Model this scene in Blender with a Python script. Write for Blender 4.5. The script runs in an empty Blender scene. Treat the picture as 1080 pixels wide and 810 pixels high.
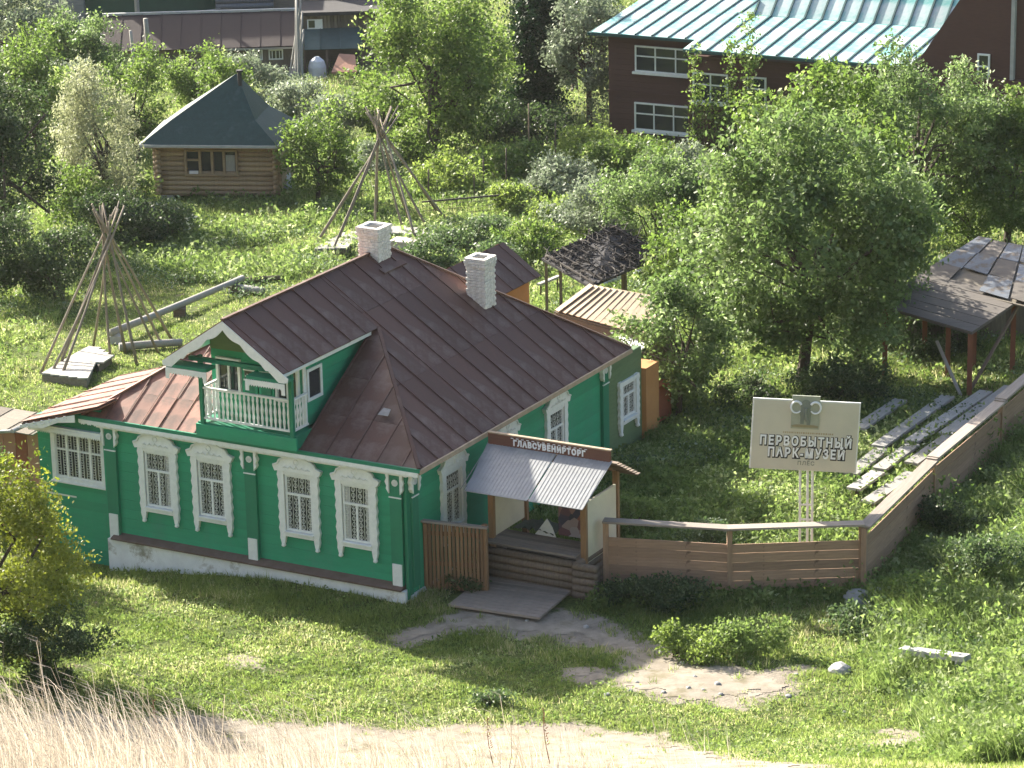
import bpy, bmesh, math, random
import numpy as np
from mathutils import Matrix, Vector
random.seed(7)
rng = np.random.default_rng(11)
sc = bpy.context.scene
COL = sc.collection
R = math.radians

# ------------------------------------------------------------ camera
FPX, TH, ROLL, AL = 3370.0, R(17.25), R(1.258), R(29.3)
Fw = np.array([0, math.cos(TH), -math.sin(TH)])
_U0 = np.array([0, math.sin(TH), math.cos(TH)]); _R0 = np.array([1.0, 0, 0])
Rt = math.cos(ROLL)*_R0 - math.sin(ROLL)*_U0
Up = math.sin(ROLL)*_R0 + math.cos(ROLL)*_U0
CAM = np.array([2.668, -74.715, 28.470])
cam = bpy.data.cameras.new('camera'); camo = bpy.data.objects.new('camera', cam)
COL.objects.link(camo); sc.camera = camo
cam.sensor_width = 36; cam.lens = FPX/1080*36; cam.clip_start = 1; cam.clip_end = 4000
camo.matrix_world = Matrix(((Rt[0], Up[0], -Fw[0], CAM[0]), (Rt[1], Up[1], -Fw[1], CAM[1]),
                            (Rt[2], Up[2], -Fw[2], CAM[2]), (0, 0, 0, 1)))

# ------------------------------------------------------------ light
HX = np.array([math.cos(AL), -math.sin(AL), 0]); HY = np.array([math.sin(AL), math.cos(AL), 0])
sd = -1.72*HX + 0.62*HY + np.array([0, 0, 1.0]); sd /= np.linalg.norm(sd)      # direction towards the sun
SUN_EL = math.asin(sd[2]); SUN_AZ = math.atan2(sd[0], sd[1])                   # azimuth from +Y towards +X
world = bpy.data.worlds.new('World'); sc.world = world; world.use_nodes = True
wn = world.node_tree.nodes; bg = wn['Background']
sky = wn.new('ShaderNodeTexSky'); sky.sky_type = 'NISHITA'; sky.sun_disc = False
sky.sun_elevation = SUN_EL; sky.sun_rotation = SUN_AZ; sky.air_density = 1.0; sky.dust_density = 4.0
world.node_tree.links.new(sky.outputs[0], bg.inputs[0]); bg.inputs[1].default_value = 0.098
sun = bpy.data.lights.new('sun', 'SUN'); sun.energy = 5.0; sun.angle = R(0.5); sun.color = (1.0, 0.93, 0.80)
suno = bpy.data.objects.new('sun', sun); COL.objects.link(suno)
suno.rotation_euler = Vector(sd).to_track_quat('Z', 'Y').to_euler()
sc.view_settings.view_transform = 'Standard'; sc.view_settings.look = 'None'
sc.view_settings.exposure = 1.85; sc.view_settings.gamma = 1

# ------------------------------------------------------------ terrain function
def sstep(a, b, x):
    t = np.clip((x-a)/(b-a), 0, 1); return t*t*(3-2*t)
def splus(x, k): return k*np.logaddexp(0, x/k)
def T(x, y):
    x = np.asarray(x, float); y = np.asarray(y, float)
    zR = np.interp(y, [-9, -7, -3, 0, 3, 6, 15], [.1, 0, -.42, -.35, -.12, 0, 0])
    zL = np.interp(y, [-12, -8, -5, 4.5, 8, 16], [.1, .3, .2, -.98, -.9, 0])
    L = np.clip(-x/8, 0, 1)
    z = zR*(1-L) + zL*L
    z = z + .365*splus(-10.2-y, .9) + .068*splus(-21-y, 1.5)
    d = x-(12.2+.51*np.maximum(y+1, 0))
    z = z + .16*splus(d-.6, .5)*sstep(40, 16, y)*sstep(-26, -10, y)*np.where(d > 14, 14/np.maximum(d, 1), 1)
    z = z + .42*sstep(-19, -27, y)*sstep(9, 1, x)*sstep(-72, -55, y)
    z = z - .06*splus(y-15, 2)*(y < 240) - .06*225*(y >= 240)
    n = (np.sin(x*.9+1.3*np.sin(y*.7))*np.cos(y*1.1+.5)*.035 + np.sin(x*2.3+y*1.7)*.018*np.cos(y*2.9-x*.6))
    return z+n*sstep(-60, -40, y)
def Tz(x, y): return float(T(x, y))
def gp(px, py, lift=0.0):
    """ground point seen at a pixel of the 1080x810 photograph"""
    d = Fw*FPX + Rt*(px-540) + Up*(405-py); d /= np.linalg.norm(d)
    t = np.arange(50, 420, .25); P = CAM+d*t[:, None]
    g = P[:, 2] - T(P[:, 0], P[:, 1]) - lift
    i = int(np.argmax(g < 0)); a, b = t[max(i-1, 0)], t[i]
    for _ in range(20):
        m = (a+b)/2; p = CAM+d*m
        if p[2]-Tz(p[0], p[1])-lift < 0: b = m
        else: a = m
    return CAM+d*b
def sc_at(p): return FPX/float((np.asarray(p)-CAM)@Fw)
def proj(P):
    P = np.atleast_2d(P)-CAM; z = P@Fw
    return 540+FPX*(P@Rt)/z, 405-FPX*(P@Up)/z

# ------------------------------------------------------------ materials
def nmat(name):
    m = bpy.data.materials.new(name); m.use_nodes = True
    return m, m.node_tree.nodes, m.node_tree.links, m.node_tree.nodes['Principled BSDF']
def mix(n, l, f, a, b, mode='MIX'):
    x = n.new('ShaderNodeMix'); x.data_type = 'RGBA'; x.blend_type = mode
    for i, v in ((0, f), (6, a), (7, b)):
        if hasattr(v, 'links'): l.new(v, x.inputs[i])
        else: x.inputs[i].default_value = v if i == 0 else (*v, 1)
    return x.outputs[2]
def noise(n, l, co, scale, det=4, rough=.6, vec=None):
    t = n.new('ShaderNodeTexNoise'); t.inputs['Scale'].default_value = scale
    t.inputs['Detail'].default_value = det; t.inputs['Roughness'].default_value = rough
    if vec is not None:
        mp = n.new('ShaderNodeMapping'); mp.inputs['Scale'].default_value = vec
        l.new(co, mp.inputs[0]); co = mp.outputs[0]
    l.new(co, t.inputs[0]); return t.outputs[0]
def ramp(n, l, f, a, b):
    r = n.new('ShaderNodeMapRange'); r.inputs[1].default_value = a; r.inputs[2].default_value = b
    l.new(f, r.inputs[0]); return r.outputs[0]
def mat(name, c1, c2=None, scale=3.0, rough=.75, vec=None, bump=.3, bscale=None, c3=None, s3=1.2, t3=(.55, .7),
        objvar=.25, metal=0, world=False, spec=.35):
    m, n, l, p = nmat(name)
    tc = n.new('ShaderNodeTexCoord')
    if world:
        g = n.new('ShaderNodeNewGeometry'); co = g.outputs['Position']
    else: co = tc.outputs['Object']
    if c2 is None: c2 = tuple(v*.75 for v in c1)
    f = ramp(n, l, noise(n, l, co, scale, 6, .65, vec), .3, .7)
    col = mix(n, l, f, c1, c2)
    if c3: col = mix(n, l, ramp(n, l, noise(n, l, co, s3, 5, .7), *t3), col, c3)
    if objvar:
        oi = n.new('ShaderNodeObjectInfo'); hv = n.new('ShaderNodeHueSaturation')
        mr = n.new('ShaderNodeMapRange'); mr.inputs[3].default_value = 1-objvar; mr.inputs[4].default_value = 1+objvar
        l.new(oi.outputs['Random'], mr.inputs[0]); l.new(mr.outputs[0], hv.inputs['Value']); l.new(col, hv.inputs['Color']); col = hv.outputs[0]
    l.new(col, p.inputs['Base Color'])
    p.inputs['Roughness'].default_value = rough; p.inputs['Metallic'].default_value = metal
    p.inputs['Specular IOR Level'].default_value = spec
    if bump:
        b = n.new('ShaderNodeBump'); b.inputs['Strength'].default_value = bump; b.inputs['Distance'].default_value = .02
        l.new(noise(n, l, co, bscale or scale*4, 5, .7, vec), b.inputs['Height']); l.new(b.outputs[0], p.inputs['Normal'])
    return m
def leafmat(name, dark, light, trans=.45, tip=None, rough=.5, spec=.3):
    m, n, l, p = nmat(name)
    at = n.new('ShaderNodeAttribute'); at.attribute_name = 'rnd'
    col = mix(n, l, at.outputs['Fac'], dark, light)
    if tip:
        r2 = ramp(n, l, at.outputs['Fac'], .82, .95); col = mix(n, l, r2, col, tip)  # palest leaves: leaf highlights put into the colour; straw tone on the lawn
    l.new(col, p.inputs['Base Color']); p.inputs['Roughness'].default_value = rough
    p.inputs['Specular IOR Level'].default_value = spec
    tr = n.new('ShaderNodeBsdfTranslucent'); hs = n.new('ShaderNodeHueSaturation')
    hs.inputs['Value'].default_value = 1.5; hs.inputs['Saturation'].default_value = 1.1
    l.new(col, hs.inputs['Color']); l.new(hs.outputs[0], tr.inputs[0])
    ms = n.new('ShaderNodeMixShader'); ms.inputs[0].default_value = trans
    l.new(p.outputs[0], ms.inputs[1]); l.new(tr.outputs[0], ms.inputs[2])
    l.new(ms.outputs[0], n['Material Output'].inputs[0])
    return m
M = {}
M['green'] = mat('green_paint', (.028, .30, .168), (.022, .255, .142), 1.3, .6, (1, 1, 3), .3, 9, c3=(.05, .25, .16), s3=.8, t3=(.5, .72), objvar=.07)
M['green_dark'] = mat('green_trim_paint', (.022, .20, .115), (.017, .165, .095), 2.0, .5, bump=.1, objvar=.05)
M['sage'] = mat('sage_siding_paint', (.13, .20, .10), (.10, .16, .08), 2, .7, (1, 1, 6), .2, objvar=.08)
M['white'] = mat('white_paint', (.70, .72, .68), (.58, .62, .58), 3, .6, bump=.15, c3=(.42, .45, .38), s3=2.5, t3=(.58, .75), objvar=.04)
M['fringe'] = mat('white_trim_paint', (.74, .77, .76), (.62, .66, .65), 6, .6, bump=.2, objvar=.03)
M['plinth'] = mat('whitewashed_plinth', (.76, .79, .80), (.62, .65, .66), 2.5, .85, bump=.4, c3=(.28, .27, .22), s3=1.6, t3=(.56, .7), objvar=0)
M['ledge'] = mat('brown_ledge_paint', (.10, .065, .05), (.14, .10, .085), 4, .7, objvar=.1)
M['roof'] = mat('dark_brown_roof_paint', (.098, .046, .033), (.062, .035, .029), 1.1, .62, c3=(.17, .12, .10), s3=1.1, t3=(.47, .74), bump=.35, bscale=5, objvar=.20, spec=.35)
M['rust'] = mat('rusty_roof_paint', (.27, .125, .09), (.17, .075, .055), 1.6, .68, c3=(.11, .06, .048), s3=1.3, t3=(.48, .62), bump=.4, bscale=5, objvar=.26, spec=.3)
M['brick'] = mat('red_brick', (.33, .11, .06), (.26, .09, .05), 5, .85, objvar=.25)
M['brickwhite'] = mat('whitewashed_brick', (.78, .76, .72), (.62, .60, .57), 7, .85, c3=(.42, .36, .31), s3=4, t3=(.56, .70), bump=.5, objvar=.09)
M['mortar'] = mat('dirty_mortar', (.50, .48, .45), (.36, .34, .31), 9, .9, objvar=0)
M['wood'] = mat('weathered_wood', (.20, .155, .115), (.13, .10, .075), 2.5, .8, (1, 12, 12), .4, objvar=.28)
M['fencewood'] = mat('brown_fence_boards', (.40, .265, .175), (.26, .17, .115), 2.5, .75, (.8, 10, 10), .3, c3=(.14, .09, .06), s3=3, t3=(.6, .7), objvar=.18)
M['caprail'] = mat('grey_cap_rail', (.33, .285, .24), (.22, .185, .155), 2.5, .8, (.6, 12, 12), .3, objvar=.15)
M['greywood'] = mat('silver_grey_wood', (.36, .35, .32), (.24, .23, .21), 2.5, .85, (1, 14, 14), .4, objvar=.22)
M['slat'] = mat('brown_slat_wood', (.24, .145, .08), (.17, .10, .055), 3, .8, (1, 12, 12), .3, objvar=.25)
M['post'] = mat('honey_post_wood', (.34, .20, .10), (.24, .14, .07), 3, .7, (1, 12, 12), .3, objvar=.15)
M['log'] = mat('aged_logs', (.20, .155, .115), (.11, .085, .065), 2.5, .85, (1, 8, 8), .5, objvar=.22)
M['cabinlog'] = mat('cabin_logs', (.36, .27, .17), (.26, .19, .12), 2, .8, (1, 9, 9), .4, objvar=.16)
M['pole'] = mat('peeled_poles', (.30, .25, .19), (.20, .165, .125), 4, .85, (1, 1, .4), .4, objvar=.25)
M['kioskroof'] = mat('zinc_sheet', (.27, .28, .29), (.20, .21, .215), 2.5, .5, bump=.15, c3=(.30, .31, .31), s3=2, objvar=.06, spec=.5)
M['cream'] = mat('cream_panel', (.62, .58, .45), (.55, .51, .40), 2, .7, bump=.08, objvar=.03)
M['signface'] = mat('cream_sign_face', (.56, .53, .44), (.50, .475, .40), 1.5, .55, bump=.03, objvar=0)
M['signedge'] = mat('sign_edge_white', (.75, .76, .74), rough=.5, bump=.05, objvar=0)
M['black'] = mat('dark_print', (.03, .03, .035), rough=.6, bump=0, objvar=0)
M['emblem'] = mat('emblem_grey', (.22, .24, .21), (.17, .19, .16), 8, .6, bump=0, objvar=0)
M['emblembg'] = mat('emblem_field', (.36, .37, .30), (.30, .32, .25), 5, .6, bump=0, objvar=0)
M['emblemsand'] = mat('emblem_sand', (.32, .27, .16), rough=.6, bump=0, objvar=0)
M['tan'] = mat('tan_print', (.42, .34, .22), rough=.6, bump=0, objvar=0)
M['letter'] = mat('white_letters', (.80, .82, .84), (.74, .76, .80), 5, .5, bump=0, objvar=0)
M['signboard'] = mat('brown_sign_board', (.16, .075, .05), (.12, .055, .04), 3, .7, (1, 8, 8), .2, objvar=.05)
M['cedar'] = mat('light_edge_wood', (.40, .31, .22), (.30, .23, .16), 4, .8, objvar=.1)
M['brownsiding'] = mat('brown_siding', (.085, .042, .034), (.068, .034, .028), 3, .7, (1, 1, 6), .15, objvar=.06)
M['teal'] = mat('teal_roof_paint', (.09, .33, .31), (.17, .42, .39), 1.5, .5, c3=(.42, .50, .50), s3=.6, t3=(.42, .60), bump=.2, objvar=.16, spec=.5, )
M['tealseam'] = mat('teal_seam_paint', (.03, .09, .09), rough=.6, bump=0, objvar=.1)
M['cabinroof'] = mat('green_grey_shingle', (.024, .058, .055), (.018, .044, .042), 5, .6, bump=.5, bscale=14, c3=(.04, .07, .07), s3=2, objvar=.06, spec=.2)
M['redmetal'] = mat('maroon_sheet', (.024, .011, .010), (.018, .009, .009), 2, .65, objvar=.12)
M['oldplank'] = mat('old_grey_planks', (.19, .165, .13), (.12, .105, .085), 2, .85, (1, 10, 10), .4, objvar=.28)
M['tarpaper'] = mat('slate_green_felt', (.065, .10, .095), (.05, .075, .07), 3, .8, objvar=.2)
M['farlog'] = mat('blue_grey_logs', (.20, .21, .23), (.14, .15, .165), 2, .85, (1, 8, 8), .3, objvar=.1)
M['fargreen'] = mat('deep_green_sheet', (.035, .095, .065), (.025, .07, .05), 1.2, .7, bump=.2, objvar=.1)
M['orange'] = mat('orange_plaster', (.46, .24, .09), (.40, .20, .075), 2, .8, objvar=.05)
M['salmon'] = mat('salmon_sheet', (.42, .22, .15), (.34, .18, .12), 3, .8, objvar=.1)
M['brush'] = mat('dead_branches', (.075, .065, .055), (.045, .04, .036), 5, .9, objvar=.3)
M['thatch'] = mat('charcoal_felt', (.05, .048, .05), (.035, .033, .034), 5, .9, objvar=.1)
M['bark'] = mat('bark', (.09, .07, .055), (.05, .04, .03), 6, .9, (1, 1, .3), .6, objvar=.15)
M['deck'] = mat('worn_deck_wood', (.27, .225, .185), (.18, .15, .125), 2.5, .85, (1, 14, 14), .4, objvar=.18)
M['stone'] = mat('grey_stone', (.36, .36, .35), (.24, .24, .23), 6, .85, bump=.6, objvar=.15)
M['concrete'] = mat('grey_concrete', (.40, .41, .41), (.30, .31, .31), 3, .8, bump=.3, objvar=.08)
M['plastic'] = mat('pale_plastic', (.62, .62, .66), (.50, .50, .55), 3, .5, objvar=.1)
M['pinkbox'] = mat('pale_pink_render', (.55, .47, .45), (.45, .38, .37), 3, .8, objvar=.05)
M['interior'] = mat('dark_interior', (.02, .02, .02), rough=.9, bump=0, objvar=0)
M['curtain'] = mat('net_curtain', (.42, .43, .42), (.30, .31, .30), 4, .9, (8, 1, 1), bump=0, objvar=.2)
M['iron'] = mat('black_iron', (.03, .03, .03), rough=.6, bump=0, objvar=0)
M['cloth'] = mat('dark_green_cloth', (.05, .075, .05), (.09, .10, .07), 6, .9, objvar=0)
M['sheetmetal'] = mat('blue_grey_sheet', (.15, .17, .20), (.09, .105, .13), 3, .6, (1, 8, 1), .4, objvar=.3, c3=(.10, .08, .06), s3=2, t3=(.5, .6))
M['felt'] = mat('brown_grey_felt', (.13, .115, .10), (.085, .075, .068), 3, .85, (.6, 6, 1), .3, objvar=.08)
M['brownpost'] = mat('red_brown_posts', (.22, .09, .05), (.16, .065, .035), 3, .7, objvar=.12)
# glass
m, n, l, p = nmat('window_glass')
p.inputs['Base Color'].default_value = (.03, .035, .04, 1); p.inputs['Roughness'].default_value = .06
p.inputs['Specular IOR Level'].default_value = .8
M['glass'] = m
# photo-like poster
m, n, l, p = nmat('poster_print')
tc = n.new('ShaderNodeTexCoord'); v = n.new('ShaderNodeTexVoronoi'); v.inputs['Scale'].default_value = 4.5
l.new(tc.outputs['Object'], v.inputs['Vector'])
cr = n.new('ShaderNodeValToRGB'); e = cr.color_ramp.elements
e[0].color = (.03, .04, .07, 1); e[1].color = (.22, .08, .06, 1); e[1].position = .6
k = cr.color_ramp.elements.new(.8); k.color = (.30, .30, .33, 1); k = cr.color_ramp.elements.new(.35); k.color = (.05, .05, .10, 1)
sp = n.new('ShaderNodeSeparateColor'); l.new(v.outputs['Color'], sp.inputs[0]); l.new(sp.outputs[0], cr.inputs[0])
l.new(cr.outputs[0], p.inputs['Base Color']); p.inputs['Roughness'].default_value = .4; M['poster'] = m

# ground material: turf, thatch and bare patches by noise
m, n, l, p = nmat('turf_ground')
g = n.new('ShaderNodeNewGeometry'); co = g.outputs['Position']
c = mix(n, l, ramp(n, l, noise(n, l, co, .6, 5), .4, .62), (.085, .115, .03), (.14, .165, .05))
c = mix(n, l, ramp(n, l, noise(n, l, co, 9, 4), .45, .62), c, (.05, .07, .02))
c = mix(n, l, ramp(n, l, noise(n, l, co, 1.1, 6, .7), .60, .68), c, (.15, .13, .085))
at = n.new('ShaderNodeAttribute'); at.attribute_name = 'dry'
c = mix(n, l, at.outputs['Fac'], c, (.17, .14, .112))
at2 = n.new('ShaderNodeAttribute'); at2.attribute_name = 'bare'
ad = n.new('ShaderNodeMath'); ad.operation = 'ADD'; l.new(at2.outputs['Fac'], ad.inputs[0]); l.new(noise(n, l, co, 3.5, 6, .75), ad.inputs[1])
dcol = mix(n, l, ramp(n, l, noise(n, l, co, 2.2, 6, .7), .3, .7), (.31, .275, .225), (.19, .165, .13))
c = mix(n, l, ramp(n, l, ad.outputs[0], .86, 1.02), c, dcol)
l.new(c, p.inputs['Base Color']); p.inputs['Roughness'].default_value = .95; p.inputs['Specular IOR Level'].default_value = .1
b = n.new('ShaderNodeBump'); b.inputs['Strength'].default_value = .8; b.inputs['Distance'].default_value = .06
l.new(noise(n, l, co, 14, 5, .7), b.inputs['Height']); l.new(b.outputs[0], p.inputs['Normal'])
M['turf'] = m
M['dirt'] = mat('trodden_earth', (.31, .275, .225), (.19, .165, .13), 2.2, .95, bump=.7, bscale=16, c3=(.17, .15, .10), s3=1.3, t3=(.52, .64), objvar=0, world=True, spec=.1)

# foliage
LM = {
 'apple': leafmat('apple_leaves', (.046, .088, .028), (.18, .245, .095), .5, tip=(.34, .41, .24)),
 'orchard': leafmat('orchard_leaves', (.050, .095, .022), (.18, .25, .07), .5, tip=(.34, .39, .18)),
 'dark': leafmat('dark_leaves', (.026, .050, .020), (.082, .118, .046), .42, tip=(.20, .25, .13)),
 'willow': leafmat('willow_leaves', (.17, .19, .10), (.33, .35, .22), .45, tip=(.50, .52, .40)),
 'bright': leafmat('bright_leaves', (.085, .12, .018), (.25, .28, .06), .45),
 'lime': leafmat('lime_leaves', (.08, .13, .03), (.23, .29, .085), .5),
 'cypress': leafmat('conifer_sprays', (.012, .034, .012), (.034, .070, .026), .15),
 'silver': leafmat('silver_leaves', (.10, .13, .08), (.22, .26, .18), .4, tip=(.38, .42, .34)),
 'burdock': leafmat('broad_weed_leaves', (.05, .09, .035), (.12, .17, .07), .4, tip=(.28, .34, .24)),
 'lawn': leafmat('grass_blades', (.070, .115, .026), (.265, .325, .105), .52, tip=(.42, .40, .24), rough=.6, spec=.3),
 'weed': leafmat('weed_blades', (.055, .10, .026), (.235, .305, .105), .52, tip=(.34, .39, .20), rough=.6, spec=.25),
 'dry': leafmat('dry_stalks', (.21, .18, .14), (.52, .475, .405), .35),
 'flower': leafmat('white_flowers', (.50, .54, .46), (.75, .76, .72), .3),
}

# ------------------------------------------------------------ object helpers
WM = {}
STACK = [Matrix.Identity(4)]
HF = Matrix.Rotation(-AL, 4, 'Z')
class frame:
    def __init__(s, m): s.m = m
    def __enter__(s): STACK.append(STACK[-1] @ s.m)
    def __exit__(s, *a): STACK.pop()
def FR(x=0, y=0, z=0, rz=0): return Matrix.Translation((x, y, z)) @ Matrix.Rotation(rz, 4, 'Z')
def link(o, parent, Mw):
    COL.objects.link(o)
    if parent is not None:
        o.parent = parent; o.matrix_basis = WM[parent.name].inverted() @ Mw
    else: o.matrix_basis = Mw
    WM[o.name] = Mw.copy()
    return o
def tag(o, label=None, cat=None, group=None, kind=None):
    if label: o['label'] = label
    if cat: o['category'] = cat
    if group: o['group'] = group
    if kind: o['kind'] = kind
    return o
def thing(name, label, cat, loc=(0, 0, 0), rz=0, group=None):
    o = bpy.data.objects.new(name, None); o.empty_display_size = .2
    link(o, None, STACK[-1] @ FR(*loc, rz)); return tag(o, label, cat, group)
def mesh(name, V, Fc, m, parent=None, center=True, M0=None, smooth=False):
    V = np.array(V, float); Mw = STACK[-1] @ (M0 or Matrix.Identity(4))
    if center and len(V):
        c = (V.min(0)+V.max(0))/2; V = V-c; Mw = Mw @ Matrix.Translation(c)
    me = bpy.data.meshes.new(name); me.from_pydata(V.tolist(), [], [tuple(f) for f in Fc]); me.update()
    bm = bmesh.new(); bm.from_mesh(me); bmesh.ops.recalc_face_normals(bm, faces=bm.faces); bm.to_mesh(me); bm.free()
    if m: me.materials.append(m)
    if smooth: me.polygons.foreach_set('use_smooth', [True]*len(me.polygons))
    return link(bpy.data.objects.new(name, me), parent, Mw)
class MB:
    """collects simple solids into one mesh"""
    def __init__(s): s.V = []; s.F = []
    def add(s, V, Fc):
        o = len(s.V); s.V += [tuple(v) for v in V]; s.F += [tuple(i+o for i in f) for f in Fc]; return s
    def box(s, x0, y0, z0, x1, y1, z1):
        V = [(x, y, z) for z in (z0, z1) for y in (y0, y1) for x in (x0, x1)]
        return s.add(V, [(0, 2, 3, 1), (4, 5, 7, 6), (0, 1, 5, 4), (2, 6, 7, 3), (0, 4, 6, 2), (1, 3, 7, 5)])
    def prism(s, P, y0, y1):
        """polygon in x,z extruded along y"""
        n = len(P)
        V = [(x, y0, z) for x, z in P]+[(x, y1, z) for x, z in P]
        return s.add(V, [tuple(range(n)), tuple(range(2*n-1, n-1, -1))]+[(i, (i+1) % n, n+(i+1) % n, n+i) for i in range(n)])
    def slab(s, P, t):
        """3-D planar polygon thickened downwards by vector t"""
        n = len(P); P = [np.array(p, float) for p in P]; t = np.array(t, float)
        return s.add(P+[p-t for p in P], [tuple(range(n)), tuple(range(2*n-1, n-1, -1))]+[(i, (i+1) % n, n+(i+1) % n, n+i) for i in range(n)])
    def bar(s, a, b, w, t, up=(0, 0, 1)):
        a = np.array(a, float); b = np.array(b, float); d = b-a; L = np.linalg.norm(d); d /= L
        u = np.array(up, float); r = np.cross(d, u)
        if np.linalg.norm(r) < 1e-4: r = np.cross(d, (1, 0, 0))
        r /= np.linalg.norm(r); u = np.cross(r, d)
        V = [p+r*i*w/2+u*j*t/2 for p in (a, b) for j in (-1, 1) for i in (-1, 1)]
        return s.add(V, [(0, 1, 3, 2), (4, 6, 7, 5), (0, 4, 5, 1), (2, 3, 7, 6), (0, 2, 6, 4), (1, 5, 7, 3)])
    def tube(s, pts, rad, n=8):
        pts = [np.array(p, float) for p in pts]; rad = rad if hasattr(rad, '__len__') else [rad]*len(pts)
        V = []; Fc = []
        for i, p in enumerate(pts):
            d = pts[min(i+1, len(pts)-1)]-pts[max(i-1, 0)]; d /= np.linalg.norm(d)
            u = np.cross(d, (0, 1, 0) if abs(d[1]) < .9 else (1, 0, 0)); u /= np.linalg.norm(u); w = np.cross(d, u)
            V += [p+rad[i]*(u*math.cos(2*math.pi*k/n)+w*math.sin(2*math.pi*k/n)) for k in range(n)]
        for i in range(len(pts)-1):
            Fc += [(i*n+k, i*n+(k+1) % n, (i+1)*n+(k+1) % n, (i+1)*n+k) for k in range(n)]
        Fc += [tuple(range(n-1, -1, -1)), tuple(range((len(pts)-1)*n, len(pts)*n))]
        return s.add(V, Fc)
    def make(s, name, m, parent=None, **k): return mesh(name, s.V, s.F, m, parent, **k)
_cache = {}
def board(name, a, b, w, t, m, parent, up=(0, 0, 1)):
    """a board from a to b, its own object with local x along its length"""
    a = np.array(a, float); b = np.array(b, float); d = b-a; L = float(np.linalg.norm(d)); d /= L
    u = np.array(up, float); r = np.cross(u, d)
    if np.linalg.norm(r) < 1e-4: r = np.cross((1.0, .1, 0), d)
    r /= np.linalg.norm(r); u = np.cross(d, r)
    key = (round(L, 2), round(w, 3), round(t, 3), m.name)
    if key not in _cache:
        L2 = key[0]; me = bpy.data.meshes.new('board')
        e = min(w, t)*.12; X = L2/2; Y = w/2; Z = t/2
        V = [(sx*X, sy*(Y-(e if sz > 0 else 0)), sz*Z) for sx in (-1, 1) for sy in (-1, 1) for sz in (-1, 1)]
        me.from_pydata(V, [], [(0, 1, 3, 2), (4, 6, 7, 5), (0, 4, 5, 1), (2, 3, 7, 6), (0, 2, 6, 4), (1, 5, 7, 3)])
        me.materials.append(m); _cache[key] = me
    c = (a+b)/2
    Mw = STACK[-1] @ Matrix(((d[0], r[0], u[0], c[0]), (d[1], r[1], u[1], c[1]), (d[2], r[2], u[2], c[2]), (0, 0, 0, 1)))
    return link(bpy.data.objects.new(name, _cache[key]), parent, Mw)
def rod(name, a, b, r0, r1, m, parent, n=8, bend=0.0):
    a = np.array(a, float); b = np.array(b, float); d = b-a; L = float(np.linalg.norm(d)); d /= L
    u = np.cross(d, (0, 1.0, 0) if abs(d[1]) < .9 else (1.0, 0, 0)); u /= np.linalg.norm(u); w = np.cross(d, u)
    mb = MB(); k = 5
    mb.tube([(bend*math.sin(math.pi*i/k), 0, L*i/k-L/2) for i in range(k+1)], [r0+(r1-r0)*i/k for i in range(k+1)], n)
    c = (a+b)/2
    Mw = Matrix(((u[0], w[0], d[0], c[0]), (u[1], w[1], d[1], c[1]), (u[2], w[2], d[2], c[2]), (0, 0, 0, 1)))
    return mesh(name, mb.V, mb.F, m, parent, center=False, M0=Mw, smooth=True)
def dup(root, Mw):
    def cp(o, par):
        c = o.copy(); COL.objects.link(c)
        if par is not None: c.parent = par; c.matrix_basis = o.matrix_basis.copy(); WM[c.name] = WM[par.name] @ c.matrix_basis
        else: c.matrix_basis = Mw; WM[c.name] = Mw.copy()
        for ch in list(o.children): cp(ch, c)
        return c
    return cp(root, None)
def clip(P, n, d):
    """keep the side n.p <= d"""
    out = []
    for i in range(len(P)):
        a, b = P[i], P[(i+1) % len(P)]; da, db = n@a-d, n@b-d
        if da <= 0: out.append(a)
        if (da < 0 < db) or (db < 0 < da): out.append(a+(b-a)*(da/(da-db)))
    return out
def roof_plane(parent, P, across, sw, rl, m, t=.03, seam=.015, jit=.006, off=0.0, name='roof_panel', seam_name='roof_seam', seam_m=None, seam_w=.03, stagger=False):
    """planar polygon cut in sheets: strips of width sw along 'across', rows of length rl down the slope"""
    P = [np.array(p, float) for p in P]; a = np.array(across, float); a /= np.linalg.norm(a)
    nrm = np.cross(P[1]-P[0], P[2]-P[0]); nrm /= np.linalg.norm(nrm)
    if nrm[2] < 0: nrm = -nrm
    a = a-nrm*(a@nrm); a /= np.linalg.norm(a); dn = np.cross(nrm, a)
    s0 = math.floor(min(p@a for p in P)/sw)*sw; s1 = max(p@a for p in P); d0 = min(p@dn for p in P); d1 = max(p@dn for p in P)
    k = 0
    while s0+k*sw+off < s1:
        u0, u1 = s0+k*sw+off, s0+(k+1)*sw+off
        Q = clip(clip(P, -a, -u0), a, u1)
        if len(Q) > 2:
            r = 0; sh = (rl*.5 if (stagger and k % 2) else 0)
            while d0+r*rl-sh < d1:
                Z = clip(clip(Q, -dn, -(d0+r*rl-sh)), dn, d0+(r+1)*rl-sh-.004)
                if len(Z) > 2:
                    z = [q for i, q in enumerate(Z) if np.linalg.norm(q-Z[i-1]) > 1e-3]
                    if len(z) > 2:
                        j = random.uniform(-jit, jit); tl = random.uniform(-jit, jit); uc = (u0+u1)/2
                        z = [q+nrm*(j+tl*(q@a-uc)/sw) for q in z]
                        MB().slab(z, nrm*t).make(name, m, parent)
                r += 1
            if seam:
                S = clip(clip(P, -a, -(u1-seam_w/2)), a, u1+seam_w/2)
                S = [q for i, q in enumerate(S) if np.linalg.norm(q-S[i-1]) > 1e-3]
                if len(S) > 2: MB().slab([q+nrm*(seam+jit) for q in S], nrm*seam*1.2).make(seam_name, seam_m or m, parent)
        k += 1
    return nrm
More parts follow.
